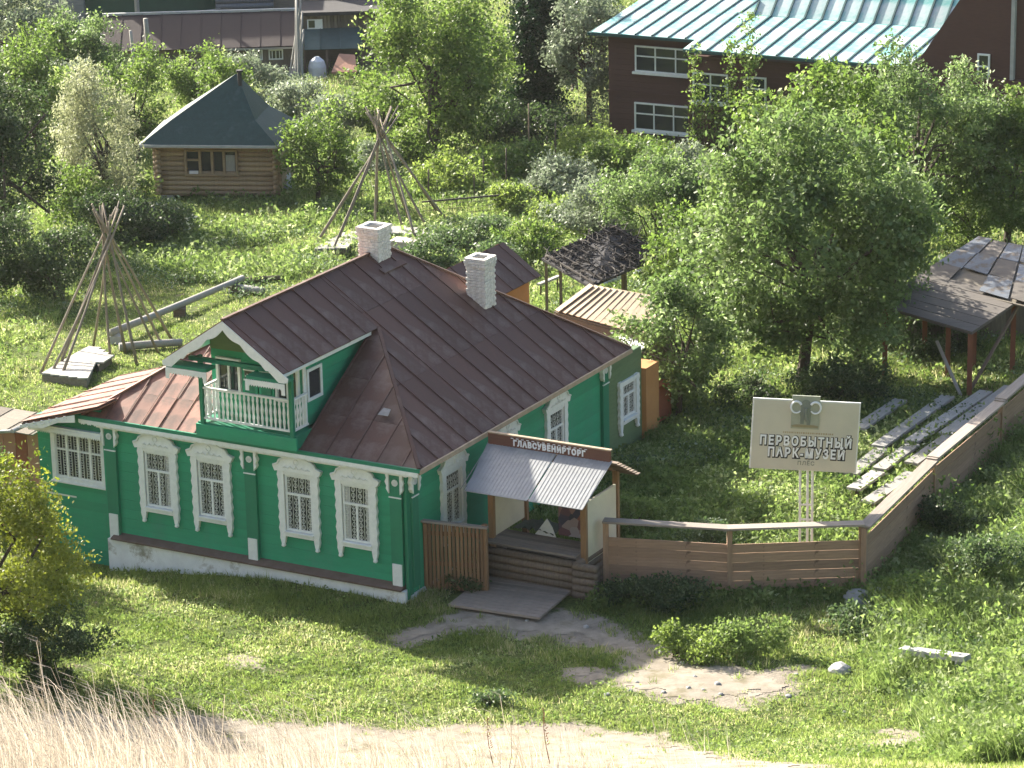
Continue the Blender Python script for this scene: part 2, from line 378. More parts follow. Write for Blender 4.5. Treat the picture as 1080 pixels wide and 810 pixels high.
def text(name, s, size, m, parent, M0, bold=.0, ext=.01, sx=1.0, align='CENTER', space=1.0):
    cu = bpy.data.curves.new(name, 'FONT'); cu.body = s; cu.size = size; cu.offset = bold; cu.extrude = ext
    cu.align_x = align; cu.resolution_u = 2; cu.space_character = space
    o = bpy.data.objects.new(name, cu); COL.objects.link(o)
    dg = bpy.context.evaluated_depsgraph_get(); me = bpy.data.meshes.new_from_object(o.evaluated_get(dg))
    bpy.data.objects.remove(o); me.name = name; me.materials.clear(); me.materials.append(m)
    # local text x -> x, text y -> z, extrude towards -y
    RX = Matrix.Rotation(math.pi/2, 4, 'X')
    return link(bpy.data.objects.new(name, me), parent, STACK[-1] @ M0 @ RX @ Matrix.Diagonal((sx, 1, 1, 1)))

# ------------------------------------------------------------ ground and paths
def grid_axis(segs):
    out = []
    for a, b, s in segs: out += list(np.arange(a, b, s))
    return np.array(out+[segs[-1][1]])
gx = grid_axis([(-900, -300, 100), (-300, -60, 20), (-60, -22, 3), (-22, 26, .3), (26, 60, 3), (60, 300, 20), (300, 900, 100)])
gy = grid_axis([(-400, -80, 40), (-80, -40, 2.5), (-40, -24, .6), (-24, 26, .3), (26, 80, 1.2), (80, 240, 8), (240, 1200, 120)])
GX, GY = np.meshgrid(gx, gy); GZ = T(GX, GY)
nx, ny = len(gx), len(gy)
V = np.stack([GX.ravel(), GY.ravel(), GZ.ravel()], 1)
I = np.arange(nx*ny).reshape(ny, nx)
Q = np.stack([I[:-1, :-1].ravel(), I[:-1, 1:].ravel(), I[1:, 1:].ravel(), I[1:, :-1].ravel()], 1)
me = bpy.data.meshes.new('ground'); me.from_pydata(V.tolist(), [], Q.tolist()); me.materials.append(M['turf'])
def dryness(x, y):
    """how much straw covers the slope: the hillside towards the camera, thinner to the right"""
    return sstep(-13, -19, y+.10*np.maximum(x, -4))*sstep(8, 0, x+.35*(y+20))
at = me.attributes.new('dry', 'FLOAT', 'POINT'); at.data.foreach_set('value', dryness(GX, GY).ravel().astype(np.float32))
me.polygons.foreach_set('use_smooth', [True]*len(me.polygons)); me_ground = me
ground = link(bpy.data.objects.new('ground', me), None, Matrix.Identity(4)); tag(ground, 'green turf ground of the garden and the slope before the house', kind='structure')
def vnoise(x, y, s=1.0):
    x = np.asarray(x)*s; y = np.asarray(y)*s
    return (np.sin(x*1.7+2.1*np.sin(y*1.3+.4))+np.sin(y*2.3+1.7*np.sin(x*1.9+1.1))+.6*np.sin(x*5.1+y*3.3)+.5*np.sin(y*6.7-x*4.1+2))/3.1
PATHS = {   # image outline of each bare strip, as seen in the photograph
 'dirt_path': [[(405, 672), (470, 648), (560, 642), (640, 655), (690, 680), (780, 702), (850, 722), (790, 745), (700, 738), (640, 720), (655, 690), (560, 672), (480, 668), (420, 684)]],
 'hillside_path': [[(-20, 752), (200, 757), (420, 768), (560, 760), (700, 778), (860, 806), (870, 822), (-20, 822)]],
 'worn_patch': [[(600, 706), (640, 705), (640, 722), (610, 726)], [(245, 690), (285, 692), (280, 702), (245, 701)], [(820, 700), (850, 705), (840, 716), (820, 712)], [(930, 770), (990, 772), (985, 790), (930, 788)]],
}
def inpoly(px, py, P):
    r = np.zeros(px.shape, bool); n = len(P)
    for i in range(n):
        x0, y0 = P[i]; x1, y1 = P[(i+1) % n]
        c = ((y0 > py) != (y1 > py)) & (px < (x1-x0)*(py-y0)/((y1-y0) or 1e-9)+x0); r ^= c
    return r
def sdpoly(px, py, P):
    d = np.full(px.shape, 1e9)
    for i in range(len(P)):
        a = np.array(P[i], float); b = np.array(P[(i+1) % len(P)], float); e = b-a
        t = np.clip(((px-a[0])*e[0]+(py-a[1])*e[1])/(e@e+1e-9), 0, 1)
        d = np.minimum(d, np.hypot(px-a[0]-t*e[0], py-a[1]-t*e[1]))
    return np.where(inpoly(px, py, P), d, -d)
WP = {k: [[tuple(gp(*q)[:2]) for q in P] for P in v] for k, v in PATHS.items()}   # outlines on the ground, in metres
def bare(x, y):
    """signed metres inside any bare strip, edges broken up"""
    d = np.full(np.shape(x), -9.0)
    for v in WP.values():
        for P in v: d = np.maximum(d, sdpoly(np.asarray(x, float), np.asarray(y, float), P))
    return d + .38*vnoise(x, y, 1.3)
at = me_ground.attributes.new('bare', 'FLOAT', 'POINT'); BA = np.zeros(GX.shape)
nearm = (np.abs(GX) < 26) & (GY > -26) & (GY < 10); BA[nearm] = np.clip(.5+bare(GX[nearm], GY[nearm])*.75, 0, 1)
at.data.foreach_set('value', BA.ravel().astype(np.float32))
for k, v in WP.items():
    mb = MB()
    for P in v:
        A = np.array(P); xs = np.arange(A[:, 0].min()-.5, A[:, 0].max()+.5, .08); ys = np.arange(A[:, 1].min()-.5, A[:, 1].max()+.5, .08)
        X2, Y2 = np.meshgrid(xs, ys); S = sdpoly(X2, Y2, P)+.38*vnoise(X2, Y2, 1.3)+.08*vnoise(X2, Y2, 7)
        Z2 = T(X2, Y2)+.012; ok = S > .30+.25*vnoise(X2, Y2, 3)
        for i in range(len(ys)-1):
            for j in range(len(xs)-1):
                if ok[i, j] and ok[i+1, j] and ok[i, j+1] and ok[i+1, j+1]:
                    o = len(mb.V); mb.V += [(X2[a, b], Y2[a, b], Z2[a, b]) for a, b in ((i, j), (i, j+1), (i+1, j+1), (i+1, j))]; mb.F.append((o, o+1, o+2, o+3))
    o = mb.make(k, M['dirt'], center=False)
    tag(o, {'dirt_path': 'trodden earth path from the kiosk steps across the grass', 'hillside_path': 'pale sandy track along the slope in the foreground', 'worn_patch': 'small worn earth spots in the turf'}[k], kind='structure')

# ------------------------------------------------------------ the green house
def onz(px, py, z):
    d = Fw*FPX + Rt*(px-540) + Up*(405-py); return CAM+d*((z-CAM[2])/d[2])
S = STACK
def carved_window(parent, wid=.80, z0=1.0, z1=2.5, name='window', crest=True, lace=True):
    """origin on the wall face, +x right, -y out"""
    h = wid/2; o = h+.19
    mb = MB()
    for s in (-1, 1):
        P = []
        zz = np.linspace(z0-.38, z1+.12, 15)
        P = [(s*(h+.02), z) for z in zz]
        Q = [(s*(o+(.025 if i % 2 else -.01)), z) for i, z in enumerate(zz)]
        P[0] = (s*(h+.06), z0-.36); Q[0] = (s*(o-.04), z0-.36); P[1] = (s*(h+.03), z0-.2); Q[1] = (s*(o+.0), z0-.22)
        mb.prism(P+Q[::-1], -.09, 0)
        mb.tube([(s*(h+.11), -.06, z0-.36), (s*(h+.11), -.06, z0-.43), (s*(h+.11), -.06, z0-.47)], [.055, .07, .02], 6)
    w = mb.make(name, M['fringe'], parent)
    b = MB().box(-h-.02, -.10, z0-.15, h+.02, 0, z0-.02); b.box(-h-.03, -.14, z0-.05, h+.03, 0, z0-.015); b.make('sill', M['fringe'], w)
    b = MB().box(-h-.02, -.08, z1, h+.02, 0, z1+.10); b.make('frame', M['fringe'], w)
    if crest:
        P = [(-o-.13, z1+.22), (-o-.07, z1+.08), (-o+.05, z1+.10), (o-.05, z1+.10), (o+.07, z1+.08), (o+.13, z1+.22), (o-.05, z1+.27), (o-.10, z1+.37), (.30, z1+.46), (.16, z1+.53), (0, z1+.56), (-.16, z1+.53), (-.30, z1+.46), (-o+.10, z1+.37), (-o+.05, z1+.27)]
        b = MB().prism(P, -.12, 0); b.make('crest', M['fringe'], w)
        b = MB()
        P2 = [(-o-.1, z1+.235)]+[(P[i][0]*1.04, P[i][1]+.02) for i in (14, 13, 12, 11, 10, 9, 8, 7, 6)]+[(o+.1, z1+.235)]
        b.tube([(x, -.13, z) for x, z in P2], .028, 5)
        for k in range(5):
            a = (k-2)*.17; b.tube([(a-.06, -.125, z1+.2), (a, -.14, z1+.28-abs(k-2)*.02), (a+.06, -.125, z1+.2)], .016, 4)
        b.tube([(math.cos(t)*.07, -.125, z1+.38+math.sin(t)*.07) for t in np.linspace(0, 6.28, 9)], .016, 4)
        b.make('carving', M['fringe'], w)
    MB().box(-h, -.012, z0, h, -.004, z1).make('pane', M['glass'], w)
    b = MB()
    for x in (-h, h-.055): b.box(x, -.05, z0, x+.055, -.012, z1)
    zt = z0+(z1-z0)*.66
    for z in (z0, z1-.055, zt-.03): b.box(-h+.05, -.048, z, h-.05, -.012, z+.06)
    b.box(-.03, -.046, z0+.05, .03, -.012, zt); b.make('sash', M['fringe'], w)
    if lace:
        b = MB(); y = -.026
        for k in range(1, 8):
            x = -h+wid*k/8; b.bar((x, y, z0+.05), (x, y, z1-.05), .011, .008, (0, 1, 0))
        for zz in np.arange(z0+.14, z1-.05, .155):
            for k in range(4):
                xc = -h+wid*(k+.5)/4
                b.tube([(xc+math.cos(t)*.055, y-.004, zz+math.sin(t)*.06) for t in np.linspace(0, 6.28, 7)], .008, 3)
        b.make('grille', M['white'], w)
        for s in (-1, 1):
            cw = random.uniform(.06, .22)
            if random.random() < .35: MB().box(min(s*h*.97, s*(h*.97-cw)), -.016, z0+.05, max(s*h*.97, s*(h*.97-cw)), -.0125, z1-.06).make('curtain', M['curtain'], w)
    return w

with frame(HF):
    house = thing('wooden_house', 'long green wooden house with brown metal roof, white carved windows and balcony', 'house', (0, 0, -.3))
    # walls: painted boards
    def board_wall(x0, x1, z0, z1, m, pitch=.26, y=0.0, wname='wall', gap=.004):
        core = MB().box(x0, y+.02, z0, x1, y+.22, z1).make(wname, m, house)
        z = z0; k = 0
        while z < z1-.02:
            hgt = min(pitch, z1-z)-gap
            q = random.uniform(-.002, .002)
            b = board('siding_board', (x0+.001*(k % 3), y+.012+q, z+hgt/2), (x1, y+.012+q, z+hgt/2), .03, hgt, m, core)
            z += pitch; k += 1
        return core
    board_wall(-9.2, 0, 0.0, 3.30, M['green'])
    with frame(FR(0, 0, 0, math.pi/2)):           # side wall: local x along the depth, -y outwards
        board_wall(0, 10.4, -.2, 3.30, M['green'])
        board_wall(10.65, 13.1, -.9, 2.75, M['sage'], y=.1)
    MB().box(-9.15, .3, -.9, -.25, 10.3, 3.25).make('inner_wall', M['green_dark'], house)
    MB().box(-9.2, -.02, -1.5, -9.0, 10.4, 3.25).make('end_wall', M['green'], house)
    # plinth and ledge
    MB().box(-9.1, -.20, -2.0, -.02, .2, -.055).make('plinth', M['plinth'], house)
    lg = MB(); lg.prism([(-8.95, .09), (-8.95, -.04), (-.1, -.04), (-.1, .09)], -.28, .0)
    lg.V = [(x, y, z+(-.09 if y < -.1 and z > 0 else 0)) for x, y, z in lg.V]; lg.make('ledge', M['ledge'], house)
    MB().box(-.1, .0, -1.0, .06, 10.4, -.2).make('side_plinth', M['plinth'], house)
    # pilasters
    def pilaster(x, hw=.17, low=True):
        p = MB().box(x-hw, -.10, -.02, x+hw, -.004, 3.18).make('pilaster', M['green_dark'], house)
        if low: MB().box(x-hw*.8, -.13, -.05, x+hw*.8, -.10, .62).make('foot_panel', M['fringe'], p)
        b = MB()
        b.box(x-hw-.09, -.17, 2.98, x+hw+.09, -.02, 3.08)
        for s in (-1, 1):
            P = [(x+s*(hw-.01), 3.0), (x+s*(hw+.09), 3.0), (x+s*(hw+.05), 2.88), (x+s*(hw+.10), 2.78), (x+s*(hw+.05), 2.68), (x+s*(hw+.07), 2.60), (x+s*(hw-.01), 2.48)]
            b.prism(P, -.15, -.03)
        b.box(x-hw-.01, -.125, 2.36, x+hw+.01, -.09, 2.39)
        for k in range(4):
            a = k*math.pi/4; b.bar((x-.085*math.cos(a), -.11, 2.76-.085*math.sin(a)), (x+.085*math.cos(a), -.11, 2.76+.085*math.sin(a)), .05, .03, (0, 1, 0))
        b.make('capital', M['fringe'], p)
        return p
    for x in (-8.93, -4.58, -.27): pilaster(x)
    MB().box(-.02, -.08, -.3, .04, 0.14, 3.2).make('corner_board', M['green_dark'], house)
    with frame(FR(0, 0, 0, math.pi/2)):
        pilaster(.24, .15, False); pilaster(10.55, .17, False)
    # front windows
    for x in (-7.46, -5.80, -3.15, -1.44):
        with frame(FR(x, -.004, 0)): carved_window(house)
    with frame(FR(0, 0, 0, math.pi/2)):
        for x in (2.2, 4.95, 7.75):
            with frame(FR(x, -.004, 0)): carved_window(house, .78, 1.0, 2.42)
        with frame(FR(12.2, .09, 0)): carved_window(house, .8, .95, 1.95, crest=False)
    # eaves cornice
    e = MB(); e.box(-9.78, -.26, 3.17, .54, -.20, 3.265); e.make('eave_board', M['green_dark'], house)
    b = MB()
    n = 150
    for i in range(n):
        x = -9.76+10.26*i/n; d = .03*abs(math.sin(i*1.05))
        b.prism([(x, 3.17), (x+10.26/n, 3.17), (x+10.26/n, 3.09-d), (x+10.26/n*.5, 3.06-d), (x, 3.09-d)], -.275, -.255)
    b.make('eave_fringe', M['fringe'], house)
    MB().box(-9.3, -.15, 2.97, .1, -.02, 3.11).make('frieze', M['fringe'], house)
    MB().slab([(-9.76, -.25, 3.12), (.5, -.25, 3.12), (.06, -.02, 3.20), (-9.3, -.02, 3.20)], (0, 0, .03)).make('soffit', M['white'], house)
    MB().slab([(.52, -.2, 3.17), (.52, 11.3, 3.17), (.05, 11.0, 3.20), (.05, -.02, 3.20)], (0, 0, .04)).make('side_soffit', M['cedar'], house)
    MB().box(.50, -.22, 3.12, .55, 11.3, 3.24).make('side_eave_board', M['cedar'], house)
    b = MB()
    for i in range(30):
        y = -.5+i*.02
        b.box(.55, -.56+i*.016, 3.0, .565, -.545+i*.016, 3.14)
    # roof deck and sheets
    rz = lambda x: 6.65-.6667*abs(x+4.6)
    dk = MB(); q = -.06
    dk.slab([(-4.6, 3.55, 6.65+q), (.48, 3.55, 3.26+q), (.48, 11.28, 3.26+q), (-4.6, 6.9, 6.65+q)], (0, 0, .05))
    dk.slab([(-2.85, 3.55, 5.48+q), (.48, -.18, 3.26+q), (.48, 3.55, 3.26+q)], (0, 0, .05))
    dk.slab([(-4.6, 3.55, 6.65+q), (-4.6, 6.9, 6.65+q), (-9.68, 11.28, 3.26+q), (-9.68, 3.55, 3.26+q)], (0, 0, .05))
    dk.slab([(-9.68, 3.55, 3.26+q), (-9.68, -.18, 3.26+q), (-6.35, 3.55, 5.48+q)], (0, 0, .05))
    dk.slab([(-4.6, 6.9, 6.65+q), (.48, 11.28, 3.26+q), (-9.68, 11.28, 3.26+q)], (0, 0, .05))
    dk.slab([(.48, -.18, 3.26+q), (-3.0, -.18, 3.26+q), (-3.0, 3.55, 5.5+q), (-2.85, 3.55, 5.48+q)], (0, 0, .05))
    dk.slab([(-9.68, -.18, 3.26+q), (-6.2, -.18, 3.26+q), (-6.2, 3.55, 5.5+q), (-6.35, 3.55, 5.48+q)], (0, 0, .05))
    roof = dk.make('roof', M['roof'], house)
    sw = .74; rl = 2.3
    roof_plane(roof, [(-4.6, -.95, 6.65), (-2.85, -.95, 5.483), (-2.85, 3.55, 5.483), (-4.6, 3.55, 6.65)], (0, 1, 0), sw, rl, M['roof'])
    roof_plane(roof, [(-4.6, 3.55, 6.65), (.5, 3.55, 3.25), (.5, 11.3, 3.25), (-4.6, 6.9, 6.65)], (0, 1, 0), sw, rl, M['roof'])
    roof_plane(roof, [(-2.85, 3.55, 5.483), (.5, -.2, 3.25), (.5, 3.55, 3.25)], (0, 1, 0), sw, rl, M['roof'])
    roof_plane(roof, [(-4.6, -.95, 6.65), (-6.35, -.95, 5.483), (-6.35, 3.55, 5.483), (-4.6, 3.55, 6.65)], (0, 1, 0), sw, rl, M['roof'])
    roof_plane(roof, [(-4.6, 3.55, 6.65), (-4.6, 6.9, 6.65), (-9.7, 11.3, 3.25), (-9.7, 3.55, 3.25)], (0, 1, 0), sw, rl, M['rust'])
    roof_plane(roof, [(-9.7, 3.55, 3.25), (-9.7, -.2, 3.25), (-6.35, 3.55, 5.483)], (0, 1, 0), sw, rl, M['rust'])
    roof_plane(roof, [(-4.6, 6.9, 6.65), (.5, 11.3, 3.25), (-9.7, 11.3, 3.25)], (1, 0, 0), sw, rl, M['roof'])
    roof_plane(roof, [(.5, -.2, 3.25), (-3.02, -.2, 3.25), (-3.02, 3.35, 5.39), (-2.85, 3.55, 5.48)], (1, 0, 0), sw, 1.3, M['roof'])
    roof_plane(roof, [(-9.7, -.2, 3.25), (-6.05, -.2, 3.25), (-6.05, 3.55, 5.50), (-6.35, 3.55, 5.48)], (1, 0, 0), .56, 1.05, M['rust'], jit=.014)
    # ridge and hip caps
    for a, c in (((-4.6, -.97, 6.67), (-4.6, 6.9, 6.67)), ((-4.6, 6.9, 6.67), (.5, 11.3, 3.27)), ((-2.85, 3.55, 5.50), (.5, -.2, 3.27)), ((-4.6, 6.9, 6.67), (-9.7, 11.3, 3.27))):
        MB().bar(a, c, .09, .05).make('ridge_cap', M['roof'], roof)
    MB().bar((-6.35, 3.55, 5.50), (-9.7, -.2, 3.27), .09, .05).make('ridge_cap', M['rust'], roof)
    # pale repair patch on the front slope
    MB().slab([(-1.35, .95, 4.09), (-1.05, .95, 4.09), (-1.08, 1.15, 4.20), (-1.3, 1.17, 4.21)], (0, 0, .01)).make('patch', M['stone'], roof)
    # attic room
    at_ = MB().box(-5.95, .45, 3.6, -3.25, 3.6, 5.42)
    at_.V = at_.V; attic = at_.make('attic_room', M['green'], house)
    MB().prism([(-5.95, 5.4), (-3.25, 5.4), (-3.25, 5.68), (-4.6, 6.56), (-5.95, 5.68)], .4, 3.6).make('attic_gable', M['sage'], attic)
    for k in range(7):
        for s in (-3.235, -5.965):
            board('siding_board', (s, .46, 3.75+k*.25), (s, 3.6, 3.75+k*.25), .02, .243, M['green'], attic)
    # attic front: doors and windows
    def attic_window(x0, x1, z0, z1, parent, nx=2):
        w = MB()
        w.box(x0, .36, z0, x0+.07, .45, z1).box(x1-.07, .36, z0, x1, .45, z1).box(x0+.07, .36, z1-.07, x1-.07, .45, z1).box(x0+.07, .34, z0, x1-.07, .45, z0+.08)
        for k in range(1, nx): xm = x0+(x1-x0)*k/nx; w.box(xm-.025, .38, z0+.08, xm+.025, .45, z1-.07)
        o = w.make('window', M['fringe'], parent); MB().box(x0+.05, .43, z0+.05, x1-.05, .44, z1-.05).make('pane', M['glass'], o)
    attic_window(-5.78, -5.05, 4.28, 5.2, attic); attic_window(-4.0, -3.3, 4.25, 5.15, attic)
    for x0, x1 in ((-5.0, -4.54), (-4.5, -4.04)):
        d = MB().box(x0, .38, 3.65, x1, .46, 5.1).make('door', M['green'], attic)
        MB().box(x0+.09, .365, 4.72, x1-.09, .38, 4.95).make('pane', M['glass'], d)
        b = MB(); b.box(x0+.06, .35, 4.68, x1-.06, .365, 4.72); b.box(x0+.06, .35, 4.95, x1-.06, .365, 4.98)
        for k in range(5): b.tube([(x0+.12+k*.055, .36, 4.82+.05*math.sin(k*2)), (x0+.14+k*.055, .36, 4.72)], .012, 4)
        b.make('carving', M['fringe'], d)
        b = MB(); b.box(x0+.08, .365, 3.8, x1-.08, .38, 4.2).box(x0+.08, .365, 4.28, x1-.08, .38, 4.6); b.make('door_panel', M['green_dark'], d)
    with frame(FR(-3.235, 0, 0, math.pi/2)):
        b = MB(); b.box(.62, -.05, 4.25, .70, 0, 5.1).box(1.25, -.05, 4.25, 1.33, 0, 5.1).box(.70, -.05, 4.25, 1.25, 0, 4.33).box(.70, -.05, 5.02, 1.25, 0, 5.1)
        w = b.make('window', M['fringe'], attic); MB().box(.7, -.02, 4.33, 1.25, -.01, 5.02).make('pane', M['glass'], w)
        MB().box(.46, -.04, 3.7, .58, 0, 5.4).make('corner_board', M['fringe'], attic)
    # balcony
    bal = MB().box(-5.95, -.30, 3.30, -2.98, .45, 3.64).make('balcony', M['green_dark'], house)
    MB().box(-5.98, -.36, 3.27, -2.95, -.29, 3.60).make('balcony_front', M['green'], bal)
    for x in (-5.80, -3.10):
        MB().box(x-.05, -.33, 3.60, x+.05, -.23, 5.42).make('post', M['green_dark'], bal)
    for (xa, xb, ya, yb) in ((-5.76, -3.14, -.28, -.28), (-3.10, -3.10, -.23, .42), (-5.80, -5.80, -.23, .42)):
        for z in (3.76, 4.56): MB().bar((xa, ya, z), (xb, yb, z), .07, .05).make('rail', M['fringe'], bal)
        L = math.hypot(xb-xa, yb-ya); nb = int(L/.125)
        for i in range(nb):
            t = (i+.5)/nb; x, y = xa+(xb-xa)*t, ya+(yb-ya)*t
            MB().tube([(x, y, 3.78), (x, y, 3.88), (x, y, 3.98), (x, y, 4.06), (x, y, 4.2), (x, y, 4.36), (x, y, 4.42), (x, y, 4.54)],
                      [.024, .028, .042, .028, .045, .022, .036, .024], 6).make('baluster', M['fringe'], bal)
    # attic gable trim
    gb = MB()
    for s in (-1, 1):
        P = []
        top = [(-4.6+s*1.85, 5.32+.02), (-4.6, 6.60)]
        outer = [(-4.6+s*1.86, 5.36), (-4.6, 6.60)]
        inner = []
        for i in range(25):
            t = i/24; x = -4.6+s*t*1.75; zt = 6.60-.667*t*1.86; d = .16+.10*abs(math.sin(t*math.pi*3.1+.4))*(1-.3*t)
            if t > .72: d = .16+(t-.72)*.9*.35
            inner.append((x, max(zt-d, 5.24)))
        gb.prism([(-4.6, 6.62), (-4.6+s*1.88, 5.37), (-4.6+s*1.86, 5.26)]+inner[::-1], -.975, -.945)
    gb.make('bargeboard', M['fringe'], attic)
    for x0, x1 in ((-6.38, -5.15), (-3.98, -2.82)):
        MB().box(x0, -.96, 5.22, x1, -.55, 5.30).make('tie_beam', M['green_dark'], attic)
        b = MB(); n = 16
        for i in range(n):
            x = x0+(x1-x0)*i/n; w = (x1-x0)/n; b.prism([(x, 5.215), (x+w, 5.215), (x+w, 5.10), (x+w/2, 5.05), (x, 5.10)], -.985, -.965)
        for xe in (x0, x1-.10): b.box(xe, -.99, 4.93, xe+.10, -.965, 5.2)
        b.make('lace_board', M['fringe'], attic)
    MB().box(-6.0, -.50, 5.32, -3.05, -.38, 5.42).make('lintel', M['green_dark'], attic)
    for x in (-6.30, -2.94):
        MB().bar((x, -.93, 5.42-.02), (x, 3.3, 5.42-.02), .05, .12).make('attic_eave_board', M['fringe'], attic)
    for s in (-1, 1):
        MB().slab([(-4.6, -.93, 6.60), (-4.6+s*1.75, -.93, 5.43), (-4.6+s*1.75, .45, 5.43), (-4.6, .45, 6.60)], (0, 0, .03)).make('gable_soffit', M['white'], attic)
    # annexe on the left with its own low roof
    with frame(FR(0, .15, 0)):
        board_wall(-11.45, -9.22, -1.6, 2.95, M['green'], y=0, wname='annexe_wall')
        MB().box(-11.42, .2, -1.6, -9.3, 3.8, 2.72).make('annexe_room', M['green'], house)
        # wide window
        x0, x1, z0, z1 = -10.86, -9.36, 1.32, 2.58
        b = MB(); b.box(x0-.13, -.07, z0-.12, x1+.13, 0, z0).box(x0-.13, -.07, z1, x1+.13, 0, z1+.10).box(x0-.13, -.07, z0, x0, 0, z1).box(x1, -.07, z0, x1+.13, 0, z1)
        b.box(x0-.15, -.12, z0-.14, x1+.15, 0, z0-.10)
        w = b.make('wide_window', M['fringe'], house); MB().box(x0, -.012, z0, x1, -.004, z1).make('pane', M['glass'], w)
        b = MB()
        for k in range(0, 5): x = x0+(x1-x0)*k/4; b.box(x-.028, -.045, z0, x+.028, -.012, z1)
        zt = z0+(z1-z0)*.6
        for z in (z0, zt, z1-.05): b.box(x0+.03, -.043, z, x1-.03, -.012, z+.05)
        b.make('sash', M['fringe'], w)
        b = MB()
        for k in range(16): x = x0+(x1-x0)*(k+.5)/16; b.bar((x, -.03, z0), (x, -.03, z1), .013, .008, (0, 1, 0))
        for zz in np.arange(z0+.1, z1, .14):
            for k in range(8):
                xc = x0+(x1-x0)*(k+.5)/8; b.tube([(xc+math.cos(t)*.05, -.034, zz+math.sin(t)*.05) for t in np.linspace(0, 6.28, 6)], .007, 3)
        b.make('grille', M['white'], w)
        MB().box(x0+.05, -.003, z0+.5, x0+1.1, -.002, z1-.08).make('curtain', M['curtain'], w)
        b = MB(); b.box(-11.52, -.32, 2.74, -9.15, 0, 2.80); n = 36
        for i in range(n):
            x = -11.5+2.35*i/n; b.prism([(x, 2.74), (x+.065, 2.74), (x+.065, 2.66), (x+.032, 2.60), (x, 2.66)], -.335, -.32)
        b.make('cornice', M['fringe'], house)
        MB().prism([(-11.6, 2.80), (-9.2, 2.80), (-9.2, 3.40), (-9.8, 3.36)], -.2, 0).make('annexe_gable', M['green_dark'], house)
        b = MB(); b.prism([(-11.55, 2.81), (-9.75, 3.32), (-9.75, 3.12), (-10.3, 3.04), (-10.8, 2.82), (-11.4, 2.76), (-11.55, 2.73)], -.60, -.575)
        for k in range(6): b.tube([(-11.3+k*.25+math.cos(t)*.06, -.61, 2.86+k*.072+math.sin(t)*.05-.02) for t in np.linspace(0, 6.28, 7)], .016, 4)
        b.make('bargeboard', M['fringe'], house)
        # pale drip boards and vent on the wall
        MB().box(-11.2, -.02, .78, -10.3, 0, .82).make('drip_board', M['white'], house)
        MB().box(-10.95, -.03, .52, -10.83, 0, .62).make('vent', M['white'], house)
        MB().slab([(-11.5, -.58, 2.86), (-8.95, -.58, 3.62), (-8.95, 4.2, 3.62), (-11.5, 3.9, 2.86)], (0, 0, .04)).make('annexe_roof', M['rust'], house)
    an = [o for o in house.children if o.name.startswith('annexe_roof')][0]
    roof_plane(an, [(-11.55, -.45, 2.90), (-9.0, -.45, 3.66), (-9.0, 4.3, 3.66), (-11.55, 4.0, 2.90)], (0, 1, 0), .8, 1.2, M['rust'], jit=.012)
    MB().tube([(-11.62, -.7, 2.70), (-11.62, 4.2, 2.76)], .06, 8).make('gutter', M['concrete'], house)
    MB().tube([(-11.62, -.62, 2.68), (-13.4, -.62, 2.35)], .05, 8).make('gutter', M['concrete'], house)
    # orange and brick rear rooms beyond the sage wall
    MB().box(-.9, 13.1, -1, .05, 13.9, 2.1).make('porch_wall', M['orange'], house)
    MB().box(-5.5, 13.9, -1, -.4, 15.6, 1.0).make('rear_wall', M['brick'], house)
    # chimneys
    bv = MB().box(-.125, -.06, -.034, .125, .06, .034); bme = bpy.data.meshes.new('brick'); bme.from_pydata(bv.V, [], bv.F); bme.materials.append(M['brickwhite'])
    def chimney(x, y, z0, z1, w, label):
        c = MB().box(x-w/2+.02, y-w/2+.02, z0-.3, x+w/2-.02, y+w/2-.02, z1-.04).make('chimney', M['mortar'], roof)
        z = z0-.1; k = 0
        while z < z1:
            ex = .035 if z > z1-.24 else 0
            nb = 3; L = w+2*ex; bl = L/nb
            for side in range(4):
                a = side*math.pi/2
                for i in range(nb):
                    u = -L/2+bl*(i+.5)+(.03 if k % 2 else -.03)*(1 if side % 2 else -1)*.6
                    o = bpy.data.objects.new('brick', bme)
                    j = random.uniform(-.010, .010)
                    link(o, c, S[-1] @ Matrix.Translation((x, y, z)) @ Matrix.Rotation(a, 4, 'Z') @ Matrix.Translation((u, -L/2+.05+j, 0)) @ Matrix.Rotation(random.uniform(-.03, .03), 4, 'Z') @ Matrix.Diagonal((bl/.25*.97, 1, 1, 1)))
            z += .078; k += 1
        MB().box(x-w/2+.14, y-w/2+.14, z1-.06, x+w/2-.14, y+w/2-.14, z1-.02).make('flue', M['interior'], c)
        return c
    chimney(-4.62, 6.35, 6.1, 7.34, .62, '')
    chimney(-2.35, 8.05, 5.0, 6.34, .56, '')
    MB().slab([(-4.1, 5.7, 6.37), (-3.95, 5.75, 6.27), (-3.95, 6.9, 6.27), (-4.1, 6.85, 6.37)], (0, 0, .03)).make('flashing', M['roof'], roof)
    # low red-roofed annexe behind the ridge
    rb = MB().box(-6.5, 11.45, 0, -4.6, 14.8, 3.95).make('rear_room', M['orange'], house)
    MB().prism([(-6.5, 3.9), (-4.6, 3.9), (-5.55, 4.6)], 11.5, 14.8).make('rear_gable', M['orange'], rb)
    roof_plane(rb, [(-5.55, 11.2, 4.72), (-4.3, 11.2, 3.85), (-4.3, 15.0, 3.85), (-5.55, 15.0, 4.72)], (0, 1, 0), .7, 2, M['roof'])
    roof_plane(rb, [(-5.55, 11.2, 4.72), (-6.8, 11.2, 3.85), (-6.8, 15.0, 3.85), (-5.55, 15.0, 4.72)], (0, 1, 0), .7, 2, M['rust'])  # left slope: its sunlit reddish look is put into the paint

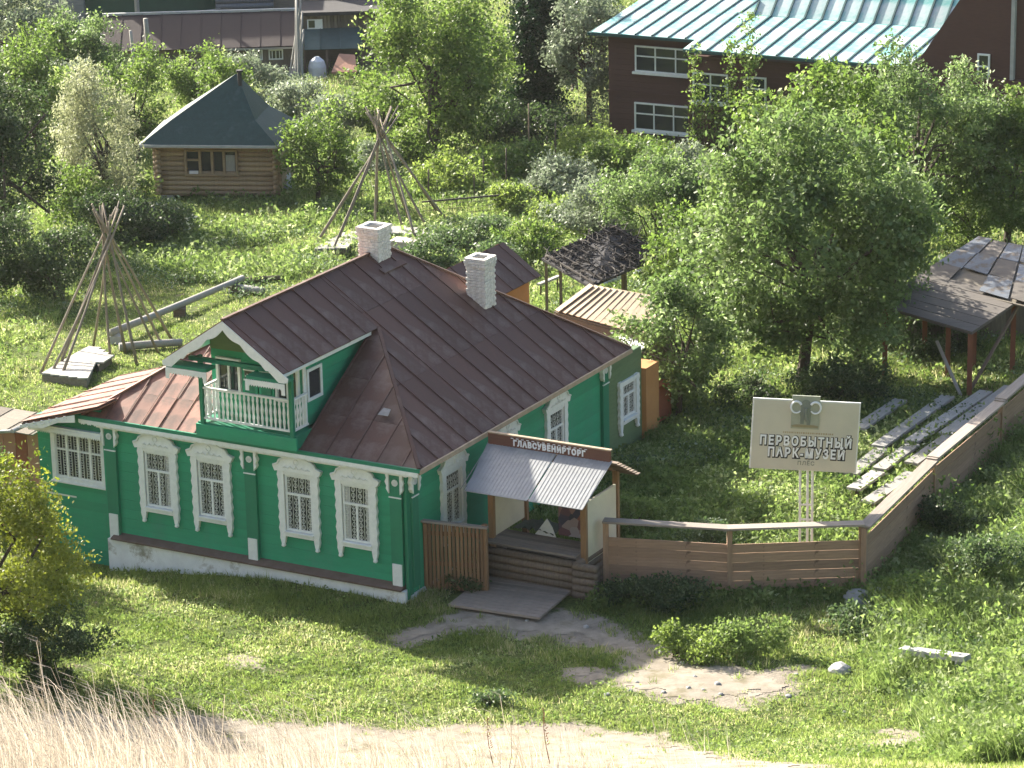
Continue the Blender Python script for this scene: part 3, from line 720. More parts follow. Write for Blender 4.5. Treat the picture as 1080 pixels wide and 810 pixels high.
with frame(HF):
    ss = thing('lean_to_shed', 'orange-brown plank shed at the left edge beside the green annexe', 'shed', (-13.2, 2, -.9))
    for i in range(11): board('wall_board', (-16.2+i*.40, .9, -1.3), (-16.2+i*.40, .9, 2.12), .385, .04, M['salmon'] if i % 3 else M['brick'], ss, up=(0, 1, 0))
    MB().box(-16.4, .95, -1.3, -11.95, 1.9, 2.1).make('wall', M['salmon'], ss)
    roof_plane(ss, [(-16.6, .5, 2.2), (-11.9, .5, 2.2), (-11.9, 1.9, 2.3), (-16.6, 1.9, 2.3)], (1, 0, 0), .8, 2, M['oldplank'])
# ------------------------------------------------------------ souvenir kiosk
with frame(HF):
    k = thing('souvenir_kiosk', 'small wooden souvenir kiosk with zinc roof and brown name board beside the green house', 'kiosk', (2.4, 2.6, -.3))
    for i, (x, y) in enumerate(((1.08, 2.35), (3.72, 2.35), (1.08, 4.1), (3.72, 4.1))):
        board('post', (x, y, -.3), (x, y, 2.42 if y < 3 else 2.5), .15, .15, M['post'], k, up=(0, 1, 0))
    board('beam', (.95, 2.25, 2.45), (3.9, 2.25, 2.45), .10, .12, M['post'], k)
    for x in (1.08, 3.72): board('rafter', (x, 1.5, 2.28), (x, 3.0, 2.86), .08, .10, M['slat'], k); board('rafter', (x, 3.0, 2.86), (x, 4.5, 2.25), .08, .10, M['slat'], k)
    # log counter under the deck
    for r in range(5):
        z = -.28+r*.19
        rod('log', (.85, 2.12, z), (3.60, 2.12, z), .10, .10, M['log'], k, 10)
        rod('log', (.95, 2.0, z+.09), (.95, 3.2, z+.09), .10, .10, M['log'], k, 10)
        rod('log', (3.68, 2.0, z+.05), (3.68, 4.0, z+.05), .105, .105, M['log'], k, 10)
    for r in range(5): rod('log', (3.55, 2.05, -.28+r*.19), (4.22, 2.05, -.28+r*.19), .095, .095, M['log'], k, 10)
    for i in range(6): board('deck_board', (.82, 2.10+i*.17, .72), (3.62, 2.10+i*.17, .72), .165, .05, M['deck'], k)
    MB().box(1.05, 3.1, -.3, 3.7, 4.1, .2).make('floor', M['wood'], k)
    # sloping boarded step in front
    for i in range(11):
        t = i/10.; y = .05+t*2.0
        board('step_board', (1.12-.12*t, y, -.26+.02*t), (3.60-.14*t, y+.18, -.25+.02*t), .19, .06, M['deck'], k)
    # side panels
    MB().box(3.70, 2.45, .45, 3.76, 4.0, 2.05).make('side_panel', M['cream'], k)
    MB().box(1.05, 2.45, .75, 1.10, 4.0, 2.3).make('side_panel', M['cream'], k)
    # roof sheets
    def kp(x, t): return (x, 3.02-t*1.72, 3.02-t*.72)
    xs = [.62, 2.62, 2.66, 4.18]
    for a, c in ((0, 1), (2, 3)):
        rs = MB().slab([kp(xs[a], 0), kp(xs[c], 0), kp(xs[c]+.05, 1), kp(xs[a]+.05+.25*(a == 0), 1)] , (0, 0, .02)).make('roof_sheet', M['kioskroof'], k)
        x = xs[a]+.06
        rb = MB()
        while x < xs[c]-.03:
            rb.bar(np.array(kp(x, .01))+(0, 0, .003), np.array(kp(x+.1, .99))+(0, 0, .003), .02, .010); x += .10
        rb.make('sheet_rib', M['kioskroof'], rs)
    for i in range(8):
        t = (i+.5)/8; board('roof_board', (.7, 3.02+t*1.3, 3.0-t*.72), (4.3, 3.02+t*1.3, 3.0-t*.72), .165, .03, M['wood'], k)
    nb = MB().box(.66, 2.97, 3.0, 4.14, 3.04, 3.29).make('name_board', M['signboard'], k)
    MB().box(.64, 2.95, 3.29, 4.16, 3.06, 3.325).make('board_cap', M['cedar'], k)
    text('lettering', 'ГЛАВСУВЕНИРТОРГ', .20, M['letter'], nb, Matrix.Translation((2.42, 2.962, 3.055)), bold=.012, ext=.008, sx=.86, space=1.28)
    b = MB()
    for i in range(15): b.box(1.33+i*.150, 2.95, 3.235, 1.40+i*.150, 2.965, 3.25)
    b.make('letter_trim', M['letter'], nb)
    # inside: poster board, folded goods
    MB().box(2.55, 3.15, .78, 3.60, 3.19, 1.62).make('poster', M['poster'], k)
    MB().prism([(1.95, .75), (2.55, .75), (2.45, 1.0), (2.30, 1.22)], 3.0, 3.02).make('price_sheet', M['fringe'], k)
    g = MB(); cv = []
    for i in range(13):
        for j in range(7):
            x = 1.3+i*.1; y = 2.95+j*.12; cv.append((x, y, .80+.16*abs(math.sin(i*1.3+j*.8))*math.exp(-((i-6)/5.)**2)))
    c = mesh('folded_goods', cv, [(i*7+j, i*7+j+1, (i+1)*7+j+1, (i+1)*7+j) for i in range(12) for j in range(6)], M['cloth'], k, smooth=True)

    # slatted gate beside the kiosk
    gt = thing('slatted_gate', 'brown fence panel of upright slats between the green house and the kiosk', 'fence', (.5, .9, -.2))
    for i in range(15):
        x = .08+i*.098; board('slat', (x, .72+i*.03, -.25), (x, .72+i*.03, 1.50+random.uniform(-.015, .015)-i*.006), .085, .045, M['slat'], gt, up=(.3, -1, 0))
    board('cap_rail', (-.08, .68, 1.56), (1.62, 1.18, 1.46), .16, .05, M['caprail'], gt)
    for x, y in ((.02, .78), (1.50, 1.22)): board('post', (x, y, -.3), (x, y, 1.52), .14, .12, M['slat'], gt, up=(0, 1, 0))
    board('rail', (.05, .82, .4), (1.5, 1.25, .4), .06, .1, M['slat'], gt); board('rail', (.05, .82, 1.2), (1.5, 1.25, 1.2), .06, .1, M['slat'], gt)

# ------------------------------------------------------------ board fence
def board_fence(name, label, pts, h, zoff, cap='edge', gap=.22, rows=5):
    f = thing(name, label, 'fence', (pts[0][0], pts[0][1], pts[0][2]))
    for i, (a, b) in enumerate(zip(pts[:-1], pts[1:])):
        a = np.array(a, float); b = np.array(b, float); L = np.linalg.norm((b-a)[:2]); d = (b-a)/L
        drop = zoff[i]
        A = a+(0, 0, drop); B = b+(0, 0, drop)
        rh = (h-gap)/rows
        nrm = np.array([d[1], -d[0], 0])
        for r in range(rows):
            z = -.12+(r+.5)*rh+.02
            board('fence_board', A+(0, 0, z)+nrm*random.uniform(-.008, .008), B-d*.01+(0, 0, z), .035, rh-.012, M['fencewood'], f)
        if cap and i: board('post_cap', A+(0, 0, h+.015)-d*.17, A+(0, 0, h+.015)+d*.17, .30, .05, M['caprail'], f)
        if cap: board('cap_rail', A+(0, 0, h+.03+.006*i)-d*.06, B+(0, 0, h+.03+.006*i)+d*.06, .34, .05, M['caprail'], f)
        if cap == 'edge':
            ped = MB(); ped.bar(A+(0, 0, h-gap+.05), B+(0, 0, h-gap+.05), .06, .05); ped.make('edge_rail', M['cedar'], f)
        board('post', A+(0, 0, -.35)-nrm*.0, A+(0, 0, h-.012), .14, .13, M['fencewood'], f, up=(d[0], d[1], 0))
    board('post', B+(0, 0, -.35), B+(0, 0, h), .14, .13, M['fencewood'], f, up=(d[0], d[1], 0))
    return f
def hw(x, y, z=0): return tuple(x*HX+y*HY+np.array([0, 0, z]))
board_fence('board_fence', 'brown plank fence with grey cap rail running right from the kiosk', [hw(3.98, 3.0, -.12), hw(7.0, 3.85, -.12), hw(9.82, 5.55, -.12)], 1.52, [0, 0], cap=True, gap=.30)
fp = [onz(912, 554, 1.42), onz(985, 483, 1.50), onz(1056, 424, 1.55), onz(1140, 352, 1.6)]
fr = [(p[0], p[1], p[2]-1.55) for p in fp]
board_fence('board_fence', 'brown plank fence climbing away in steps on the right of the garden', fr, 1.55, [-.05, .0, .06], gap=.16)

# ------------------------------------------------------------ museum sign
d_ = onz(845, 452, 0); sp_ = gp(848, 592)
dist = (sp_-CAM)@Fw
def at_depth(px, py, D):
    d = Fw+Rt*(px-540)/FPX+Up*(405-py)/FPX; return CAM+d*D
c0 = at_depth(846, 461, dist); bl = at_depth(793, 492, dist); br = at_depth(903, 498, dist)
vx = br-bl; vx[2] = 0; rzs = math.atan2(vx[1]+.0, vx[0])-.04
W_ = 2.70; H_ = 1.86
with frame(Matrix.Translation((sp_[0], sp_[1], 0)) @ Matrix.Rotation(rzs, 4, 'Z') ):
    sg = thing('museum_sign', 'large cream sign board on white posts behind the plank fence', 'sign', (0, 0, 0))
    zc = c0[2]+.35
    with frame(Matrix.Translation((0, 0, zc)) @ Matrix.Rotation(.055, 4, 'Y')):
        MB().box(-W_/2, 0, -H_/2, W_/2, .05, H_/2).make('sign_backing', M['signedge'], sg)
        fc = MB().box(-W_/2+.035, -.006, -H_/2+.01, W_/2-.035, 0, H_/2-.035).make('sign_face', M['signface'], sg)
        def out(name, s, size, x, z, m, sx=1.0, bold=0., shadow=True, sp=1.0):
            if shadow: text('letter_outline', s, size, M['black'], fc, Matrix.Translation((x+.012, -.009, z-.012)), bold=bold+.024, ext=.002, sx=sx, space=sp)
            text(name, s, size, m, fc, Matrix.Translation((x, -.016 if shadow else -.010, z)), bold=bold, ext=.002, sx=sx, space=sp)
        out('lettering', 'ПЕРВОБЫТНЫЙ', .33, .03, -.27, M['letter'], .74, .012, sp=1.32)
        out('lettering', 'ПАРК-МУЗЕЙ', .33, .06, -.58, M['letter'], .74, .012, sp=1.32)
        out('small_print', 'ПЛЁС', .14, .07, -.78, M['emblem'], 1, .003, False, sp=1.2)
        b = MB(); random.seed(3); x = -.55
        while x < .72:
            w = random.uniform(.02, .05); b.box(x, -.008, .045, x+w, -.0065, .045+.045); x += w+.018
        b.make('small_print', M['tan'], fc)
        em = MB().box(-.37, -.045, .19+.0, .33, .0, 1.06).make('emblem_plate', M['emblembg'], sg)
        b = MB()
        b.prism([(-.33, .23), (.30, .23), (.33, .27), (.2, .30), (-.25, .30), (-.36, .27)], -.052, -.046); b.make('emblem_ground', M['emblemsand'], em)
        def ell(cx, cz, rx, rz_, n=14): return [(cx+rx*math.cos(2*math.pi*i/n), cz+rz_*math.sin(2*math.pi*i/n)) for i in range(n)]
        b = MB(); b.prism(ell(-.02, .80, .13, .17), -.066, -.046).prism(ell(-.02, .60, .15, .17), -.062, -.046)
        b.prism([(-.14, .32), (-.05, .32), (-.05, .55), (-.15, .55)], -.06, -.046).prism([(.02, .30), (.11, .30), (.12, .55), (.02, .55)], -.06, -.046)
        b.tube([(-.02, -.07, .75), (-.01, -.075, .6), (.01, -.07, .45), (.04, -.065, .38)], [.06, .05, .04, .03], 6)
        b.make('emblem_animal', M['emblem'], em)
        for s in (-1, 1):
            b = MB(); b.tube([(-.02+s*(.24+.0)+math.cos(t)*.135, -.07, .76+math.sin(t)*.15) for t in np.linspace(.5 if s < 0 else 2.6, (5.6 if s < 0 else 2.6-5.1), 14)], np.linspace(.032, .018, 14), 6)
            b.make('emblem_tusk', M['letter'], em)
    for x in (-.11, .08, .20):
        MB().box(x-.03, .06, -.1, x+.03, .11, zc-.7).make('post', M['signedge'], sg)
    for z in (.9, 1.3): MB().box(-.14, .055, z, .23, .06, z+.05).make('brace', M['signedge'], sg)

# ------------------------------------------------------------ plank benches on the grass
bench_px = [((926, 471), (1000, 418)), ((961, 466), (1040, 413)), ((997, 458), (1066, 408)), ((897, 500), (930, 474)), ((927, 495), (963, 469)),
            ((961, 489), (1002, 460)), ((915, 530), (962, 499)), ((900, 516), (926, 498)), ((905, 452), (950, 422))]
blab = ['bench plank of the back row by the apple tree, third from the top', 'long middle bench plank below the open shed', 'long bench plank nearest the climbing fence, at the top', 'short bench plank just right of the sign board, leftmost of the second row',
        'short middle bench plank of the second row on the grass', 'short bench plank beside the fence in the second row', 'lowest bench plank nearest the fence corner', 'half grown-over bench plank right below the sign board', 'shaded bench plank under the trees, farthest up the garden']
for i, ((ax, ay), (bx, by)) in enumerate(bench_px):
    a = gp(ax, ay, .32); b = gp(bx, by, .32)
    t = thing('plank_bench', 'weathered '+blab[i], 'bench', tuple((a+b)/2-(0, 0, .32)), group='plank benches in the garden')
    n = np.array([-(b-a)[1], (b-a)[0], 0]); n /= np.linalg.norm(n)
    board('seat', a, b, .42, .07, M['greywood'], t)
    for q in (.15, .85):
        c = a+(b-a)*q; board('support', c-(0, 0, .3), c-(0, 0, .04), .12, .3, M['log'], t, up=(0, 1, 0))

# ------------------------------------------------------------ pole tent frames
def tent_frame(label, apex_px, base_px, feet, hgt_t, seed, group='pole tent frames'):
    rr = random.Random(seed)
    F0 = [gp(*f) for f in feet]; c = np.mean([[f[0], f[1], f[2]] for f in F0], 0)
    cc = gp(*base_px); D = (cc-CAM)@Fw; ap = at_depth(*apex_px, D)
    t = thing('tent_frame', label, 'tent frame', (cc[0], cc[1], cc[2]), group=group)
    for i, f in enumerate(F0):
        j = np.array([rr.uniform(-.14, .14), rr.uniform(-.14, .14), rr.uniform(-.1, .1)])
        d = ap+j-f; e = f+d*(hgt_t+rr.uniform(-.04, .05))
        rod('pole', f-(0, 0, .05), e, rr.uniform(.042, .055), rr.uniform(.022, .034), M['pole'], t, 7, rr.uniform(-.09, .09))
    return t, cc, ap
t1, c1, a1 = tent_frame('bare cone of tent poles standing left of the attic balcony, log lying behind', (114, 246), (112, 385),
    [(42, 394), (50, 400), (62, 402), (64, 376), (98, 366), (117, 384), (133, 372), (145, 386), (168, 373), (183, 360), (60, 392), (172, 366)], 1.19, 1)
t2, c2, a2 = tent_frame('bare cone of tent poles standing behind the whitewashed chimneys', (402, 142), (402, 256),
    [(328, 264), (347, 272), (332, 258), (395, 250), (428, 252), (456, 249), (476, 238), (434, 236), (466, 230), (352, 262), (441, 262), (398, 232)], 1.22, 2)
def deck_piece(name, label, corners, h, nb=5, lift=.28, mt='greywood'):
    P = [gp(*q, lift) for q in corners]
    c = np.mean(P, 0); t = thing(name, label, 'platform', (c[0], c[1], c[2]-lift), group='board platforms in the tents')
    for i in range(nb):
        u = (i+.5)/nb
        a = P[0]+(P[3]-P[0])*u; b = P[1]+(P[2]-P[1])*u; w = np.linalg.norm(P[3]-P[0])/nb*.96
        board('deck_board', a, b, w, .05, M[mt], t)
    sk = MB(); sk.slab([p-(0, 0, .04) for p in P], (0, 0, lift+.05)); sk.make('skirt', M['oldplank'], t)
deck_piece('board_platform', 'left-hand grey board platform inside the nearer tent frame', [(44, 394), (84, 372), (100, 378), (92, 400)], .3)
deck_piece('board_platform', 'grey board platform at the back of the nearer tent frame', [(84, 372), (98, 365), (116, 376), (104, 384)], .3, 4)
deck_piece('board_platform', 'pale board platform on the left inside the farther tent frame', [(331, 263), (362, 246), (386, 243), (366, 262)], .3, 5, .3)
deck_piece('board_platform', 'pale board platform at the back inside the farther tent frame', [(413, 246), (415, 238), (462, 245), (470, 250)], .3, 4, .3)
deck_piece('board_platform', 'pale board platform on the right of the farther tent frame', [(436, 274), (432, 262), (452, 252), (457, 258)], .3, 4, .3)
pb = gp(427, 272); s_ = 3370/((pb-CAM)@Fw)
o = MB().box(-.42, -.3, 0, .42, .3, .62).box(-.46, -.34, .62, .46, .34, .68).box(-.33, -.2, .68, .33, .2, .70)
with frame(Matrix.Translation(tuple(pb)) @ Matrix.Rotation(-.4, 4, 'Z')):
    tb = thing('storage_bin', 'pale pink box with a lid beside the farther tent frame', 'box')
    MB().box(-.42, -.3, 0, .42, .3, .62).make('body', M['pinkbox'], tb); MB().box(-.46, -.34, .62, .46, .34, .68).make('lid', M['pinkbox'], tb)

# logs and beams lying in the garden
def log_px(name, label, a, b, r, m='greywood', lift=None, cat='log', sq=False):
    A = gp(*a, lift if lift is not None else r); B = gp(*b, lift if lift is not None else r)
    t = thing(name, label, cat, tuple((A+B)/2), group='logs lying in the garden')
    if sq: board('beam', A, B, 2*r, 2*r, M[m], t)
    else: rod('trunk', A, B, r, r*.85, M[m], t, 10, .02)
    return t, A, B
t, A, B = log_px('long_log', 'long grey log lying raised on blocks up the garden slope', (117, 351), (256, 293), .125, lift=.40)
for q in (.03, .5, .93): c = A+(B-A)*q; MB().box(c[0]-.2, c[1]-.2, c[2]-.75, c[0]+.2, c[1]+.2, c[2]-.12).make('block', M['log'], t)
log_px('short_log', 'short grey log lying beside the nearer tent frame', (126, 366), (192, 361), .14)
log_px('pale_log', 'pale short log at the top end of the long log', (243, 303), (278, 307), .14)
log_px('dark_log', 'dark log on the grass above the house roof', (252, 296), (297, 293), .10, 'log')
t = thing('white_block', 'white block at the lower end of the long log', 'block', tuple(gp(122, 362)))
with frame(Matrix.Translation(tuple(gp(122, 362)))): MB().box(-.2, -.2, 0, .2, .2, .28).tube([(0, 0, .27), (0, 0, .32)], .15, 8).make('body', M['concrete'], t)

# concrete beam and stone on the right bank
a, b = gp(951, 685, .60), gp(1020, 694, .64)
t = thing('concrete_beam', 'pale grey concrete beam lying on two blocks on the grassy bank', 'beam', tuple((a+b)/2-(0, 0, .6)))
board('slab', a, b, .30, .12, M['stone'], t)
for q in (.08, .9): c = a+(b-a)*q; MB().box(c[0]-.12, c[1]-.12, c[2]-1.0, c[0]+.12, c[1]+.12, c[2]-.05).make('block', M['stone'], t)
def rock(name, label, px, py, r, seed, m='stone', group=None, flat=.7):
    rr = np.random.default_rng(seed); bm = bmesh.new(); bmesh.ops.create_icosphere(bm, subdivisions=2, radius=r)
    for v in bm.verts: v.co *= 1+rr.uniform(-.13, .13); v.co.z *= flat
    me = bpy.data.meshes.new(name); bm.to_mesh(me); bm.free(); me.materials.append(M[m])
    p = gp(px, py); o = link(bpy.data.objects.new(name, me), None, Matrix.Translation((p[0], p[1], p[2]+(r*.2 if r < .4 else 0)))); return tag(o, label, 'stone', group)
rock('boulder', 'round pale boulder in the grass left of the concrete beam', 886, 709, .26, 1)
rock('boulder', 'grey boulder half hidden under the fence corner', 905, 634, .42, 2)
rock('boulder', 'large grey boulder against the fence corner, nearest the bank', 925, 632, .40, 3)
PLAB = ['at the lower middle of the bare earth patch', 'just left of the middle pebble on the bare earth', 'right of the middle pebble on the bare earth', 'at the left foot of the bare earth patch', 'on the worn shaded spot left of the bare patch',
        'in the middle of the bare earth patch', 'at the lower left part of the bare earth patch', 'at the far right tip of the bare earth patch', 'on the shaded path before the kiosk step', 'at the left beginning of the shaded path',
        'in the turf at the bottom right corner', 'in the turf below the concrete beam', 'in the turf right of the bare earth patch', 'on the worn spot right of the bare patch', 'at the upper middle of the bare earth patch',
        'where shade meets sun on the bare patch', 'lowest on the bare earth patch', 'on the shaded path right of the kiosk step']
for i, (x, y) in enumerate(((742, 728), (726, 726), (757, 722), (665, 729), (640, 733), (733, 714), (700, 731), (790, 700), (556, 655), (486, 670), (908, 795), (891, 752), (832, 735), (840, 712), (720, 700), (672, 720), (760, 733), (618, 662))):
    rock('pebble', 'small stone '+PLAB[i], x, y, .05+.03*((i*7) % 5)/4, 10+i, group='pebbles on the path')

# ------------------------------------------------------------ log cabin
cb = (gp(168, 214)+gp(291, 217))/2
ca = gp(168, 214); cr_ = gp(291, 217); vx = cr_-ca; rzc = math.atan2(vx[1], vx[0])
Wc = float(np.linalg.norm(vx[:2])); scb = 3370/((cb-CAM)@Fw); Hc = 60/scb/.96
with frame(Matrix.Translation((ca[0], ca[1], min(ca[2], cr_[2]))) @ Matrix.Rotation(-.13, 4, 'Z')):
    cab = thing('log_cabin', 'small log cabin with a green-grey hipped roof and stove pipe at upper left', 'cabin', (Wc/2, 0, 0))
    Dc = 3.4
    for x in (.35, Wc/2, Wc-.35):
        for y in (.2, Dc-.3): MB().box(x-.28, y-.2, -.6, x+.28, y+.2, .32).make('foundation_block', M['stone'], cab)
    MB().box(.12, .12, .25, Wc-.12, Dc-.12, Hc+.2).make('inner_wall', M['log'], cab)
    nl = 11; lh = (Hc-.28+.1)/nl
    wx0, wx1, wz0, wz1 = Wc*.25, Wc*.66, Hc*.52, Hc*.92
    for r in range(nl):
        z = .32+lh*(r+.5); e = .16
        segs = [(-e, wx0), (wx1, Wc+e)] if wz0 < z < wz1 else [(-e, Wc+e)]
        for xa, xb in segs: rod('log', (xa, .06, z), (xb, .06, z), lh*.55, lh*.55, M['cabinlog'], cab, 8)
        rod('log', (Wc-.06, -e, z+lh*.5), (Wc-.06, Dc, z+lh*.5), lh*.55, lh*.55, M['cabinlog'], cab, 8)
        rod('log', (.06, -e, z+lh*.5), (.06, Dc, z+lh*.5), lh*.55, lh*.55, M['cabinlog'], cab, 8)
    w = MB(); w.box(wx0-.08, -.12, wz0-.08, wx0, .1, wz1+.04).box(wx1, -.12, wz0-.08, wx1+.08, .1, wz1+.04).box(wx0, -.12, wz0-.08, wx1, .1, wz0).box(wx0, -.12, wz1-.02, wx1, .1, wz1+.06)
    for q in (.27, .52, .76): w.box(wx0+(wx1-wx0)*q-.05, -.08, wz0, wx0+(wx1-wx0)*q+.05, .08, wz1)
    w.box(wx0, -.07, wz0+(wz1-wz0)*.55, wx0+(wx1-wx0)*.27, .07, wz0+(wz1-wz0)*.62)
    w = w.make('window', M['cabinlog'], cab); MB().box(wx0, .09, wz0, wx1, .115, wz1).make('pane', M['glass'], w)
    MB().box(wx0+(wx1-wx0)*.78, .04, wz0, wx0+(wx1-wx0)*.97, .085, wz1-.2).make('curtain', M['curtain'], w)
    MB().box(wx0+.1, -.1, wz0-.02, wx0+.45, -.02, wz0+.12).make('sill_cloth', M['plastic'], w)
    # flared hip roof
    ov = .55; ez = Hc+.10; bz = ez+.86; tz = ez+2.45; oR = .16
    e4 = [(-ov, -ov), (Wc+oR, -ov), (Wc+oR, Dc+ov), (-ov, Dc+ov)]; ins = .85
    m4 = [(-ov+ins*1.35, -ov+ins), (Wc+oR-ins*1.2, -ov+ins), (Wc+oR-ins*1.2, Dc+ov-ins), (-ov+ins*1.35, Dc+ov-ins)]
    cx, cy = Wc*.62, Dc/2
    rf = MB()
    rf.slab([(x, y, ez-.02) for x, y in e4], (0, 0, .07)); rfo = rf.make('roof', M['cedar'], cab)
    nr = 5
    for i in range(4):
        j = (i+1) % 4; ac = (1, 0, 0) if i % 2 == 0 else (0, 1, 0)
        A0, B0 = np.array((*e4[i], ez+.02)), np.array((*e4[j], ez+.02)); A1, B1 = np.array((*m4[i], bz)), np.array((*m4[j], bz)); C = np.array((cx, cy, tz))
        MB().slab([A0, B0, B1, A1], (0, 0, .05)).make('roof_slope', M['cabinroof'], rfo)
        MB().slab([A1, B1, C], (0, 0, .05)).make('roof_slope', M['cabinroof'], rfo)
        MB().bar(A0-(0, 0, .03), B0-(0, 0, .03), .05, .10).make('fascia', M['concrete'], rfo)
    MB().tube([(cx+.2, cy-.3, tz-.9), (cx+.2, cy-.3, tz+.12)], .09, 8).tube([(cx+.2, cy-.3, tz+.12), (cx+.2, cy-.3, tz+.2)], .14, 8).make('stove_pipe', M['iron'], cab)
p = gp(300, 205); t = thing('water_barrel', 'pale plastic barrel by the right corner of the log cabin', 'barrel', tuple(p))
with frame(Matrix.Translation(tuple(p))): MB().tube([(0, 0, 0), (0, 0, .3), (0, 0, .7), (0, 0, .8)], [.28, .31, .31, .27], 12).make('body', M['plastic'], t); MB().tube([(0, 0, .8), (0, 0, .84)], .29, 12).make('lid', M['plastic'], t)

# ------------------------------------------------------------ brown house with the teal roof
bd = gp(643, 150); Db = (bd-CAM)@Fw; bz0 = bd[2]
pL = at_depth(641, 34, Db)
with frame(Matrix.Translation((bd[0], bd[1], bz0)) @ Matrix.Rotation(-.48, 4, 'Z')):
    q = 3370/Db*.985                               # pixels per metre here
    X_ = lambda px: (px-643)/q/.875
    Z_ = lambda py: (150-py)/q
    bh = thing('brown_house', 'dark brown two-storey house with a ribbed teal roof at the upper right', 'house')
    zt = Z_(32); zb = -.8
    MB().box(0, 0, zb, X_(748), 5, zt).make('wall', M['brownsiding'], bh)
    MB().box(X_(738), -1.2, zb, X_(1043), 5, zt-.55).make('wall', M['brownsiding'], bh)
    for kk in range(22):
        z = zb+.1+kk*.24
        if z < zt-.1: board('siding_board', (0, -.012, z), (X_(738), -.012, z), .02, .232, M['brownsiding'], bh)
        if z < zt-.7: board('siding_board', (X_(738), -1.212, z), (X_(1043), -1.212, z), .02, .232, M['brownsiding'], bh)
    MB().box(-.05, -.06, Z_(88)-.35, X_(738), 0, Z_(88)-.25).make('belt_board', M['brownsiding'], bh)
    def bwin(x0, x1, z0, z1, y, n, sill=True):
        w = MB(); t_ = .07
        w.box(x0, y-.08, z0, x0+t_, y, z1).box(x1-t_, y-.08, z0, x1, y, z1).box(x0+t_, y-.08, z1-t_, x1-t_, y, z1).box(x0+t_, y-.08, z0, x1-t_, y, z0+t_)
        for i in range(1, n): xx = x0+(x1-x0)*i/n; w.box(xx-.03, y-.07, z0+t_, xx+.03, y, z1-t_)
        zz = z0+(z1-z0)*.6; w.box(x0+t_, y-.065, zz-.03, x1-t_, y, zz+.03)
        if sill: w.box(x0-.1, y-.16, z0-.10, x1+.1, y, z0)
        w = w.make('window', M['fringe'], bh); MB().box(x0+.03, y-.03, z0+.03, x1-.03, y-.02, z1-.03).make('pane', M['glass'], w)
        if sill: MB().box(x0+.1, y-.018, z0+(z1-z0)*.62, x0+(x1-x0)*.55, y-.016, z1-.1)
    bwin(X_(670), X_(730), Z_(70)-.1, Z_(44)-.05, -.03, 3); bwin(X_(669), X_(727), Z_(130)-.15, Z_(101)-.15, -.03, 3)
    for x0, x1 in ((738, 772), (790, 808), (922, 938)): bwin(X_(x0), X_(x1), Z_(94)+.1, Z_(64)+.1, -1.24, 2 if x1-x0 > 20 else 1)
    for x in (735, 789): MB().box(X_(x)-.08, -1.30, zb, X_(x)+.08, -1.2, zt-.6).make('corner_board', M['brownsiding'], bh)
    # roof: eaves at two levels, flaring up at the ridge
    e0 = (X_(626), -.55, Z_(33)+.05); rx = 1.0
    def rp(px, y, z): return (X_(px), y, z)
    zr = zt+.75
    MB().slab([(X_(628), -.55, zt-.06), (X_(752), -.55, zt-.06), (X_(752), 5.2, zr-.18), (X_(632), 5.2, zr-.18)], (0, 0, .08)).make('roof', M['tealseam'], bh)
    rfb = [o for o in bh.children if o.name.startswith('roof')][0]
    roof_plane(rfb, [(X_(632), -.6, zt), (X_(745), -.6, zt), (X_(745), 6.4, zr), (X_(632), 6.4, zr)], (1, 0, 0), .78, 2.4, M['teal'], seam=.05, seam_m=M['tealseam'], seam_w=.08)
    roof_plane(rfb, [(X_(734), -1.85, zt-.156), (X_(943), -1.85, zt-.156), (X_(943), 3.2, zt+.475), (X_(734), 3.2, zt+.475)], (1, 0, 0), .78, 2.4, M['teal'], seam=.05, seam_m=M['tealseam'], seam_w=.08)
    roof_plane(rfb, [(X_(745), 3.15, zt+.475), (X_(943), 3.15, zt+.475), (X_(943), 5.2, zt+2.2), (X_(790), 5.2, zt+2.2)], (1, 0, 0), .78, 2.4, M['teal'], seam=.05, seam_m=M['tealseam'], seam_w=.08)
    MB().box(X_(628), -.62, zt-.14, X_(745), -.56, zt-.03).make('gutter', M['tealseam'], rfb)
    MB().box(X_(734), -1.88, zt-.30, X_(943), -1.82, zt-.19).make('gutter', M['tealseam'], rfb)
    # tall dark gable end on the right
    MB().prism([(X_(943), zb), (X_(1043), zb), (X_(1043), zt+3.2), (X_(990), zt+3.2), (X_(945), zt-.1)], -.9, 5).make('end_gable', M['brownsiding'], bh)
    MB().box(X_(1028), -1.15, zb, X_(1031), -.9, zt+3).make('drain_pipe', M['concrete'], bh)
    bwin(X_(998), X_(1009), zt-.9, zt+.4, -.92, 1, False)

# ------------------------------------------------------------ open sheds
def slope_roof(parent, P, across, sw, m, t=.03, rl=9, **k): return roof_plane(parent, P, across, sw, rl, m, t=t, seam=0, **k)
# lean-to shed on the right
A, B, C, D = onz(926, 322, 2.15), onz(1025, 351, 1.95), onz(1080, 314, 2.25), onz(972, 288, 2.45)
ac = (B-A)/np.linalg.norm(B-A)
sh = thing('open_shed', 'open-sided shed with grey felt and sheet-metal roof on red-brown posts', 'shed', tuple(gp(1000, 395)))
rfs = MB().slab([A, B, C, D], (0, 0, .06)).make('roof', M['felt'], sh)
n = 6
for i in range(n):
    u0, u1 = i/n, (i+1)/n-.01
    MB().slab([A+(D-A)*u0+(0, 0, .03), B+(C-B)*u0+(0, 0, .03), B+(C-B)*u1+(0, 0, .03), A+(D-A)*u1+(0, 0, .03)], (0, 0, .025)).make('felt_strip', M['felt'], rfs)
E_, F_ = onz(1096, 262, 2.9), onz(1032, 250, 2.9); G_ = onz(966, 292, 2.4); H2 = onz(1100, 325, 2.3)
rows = 3; cols = 4
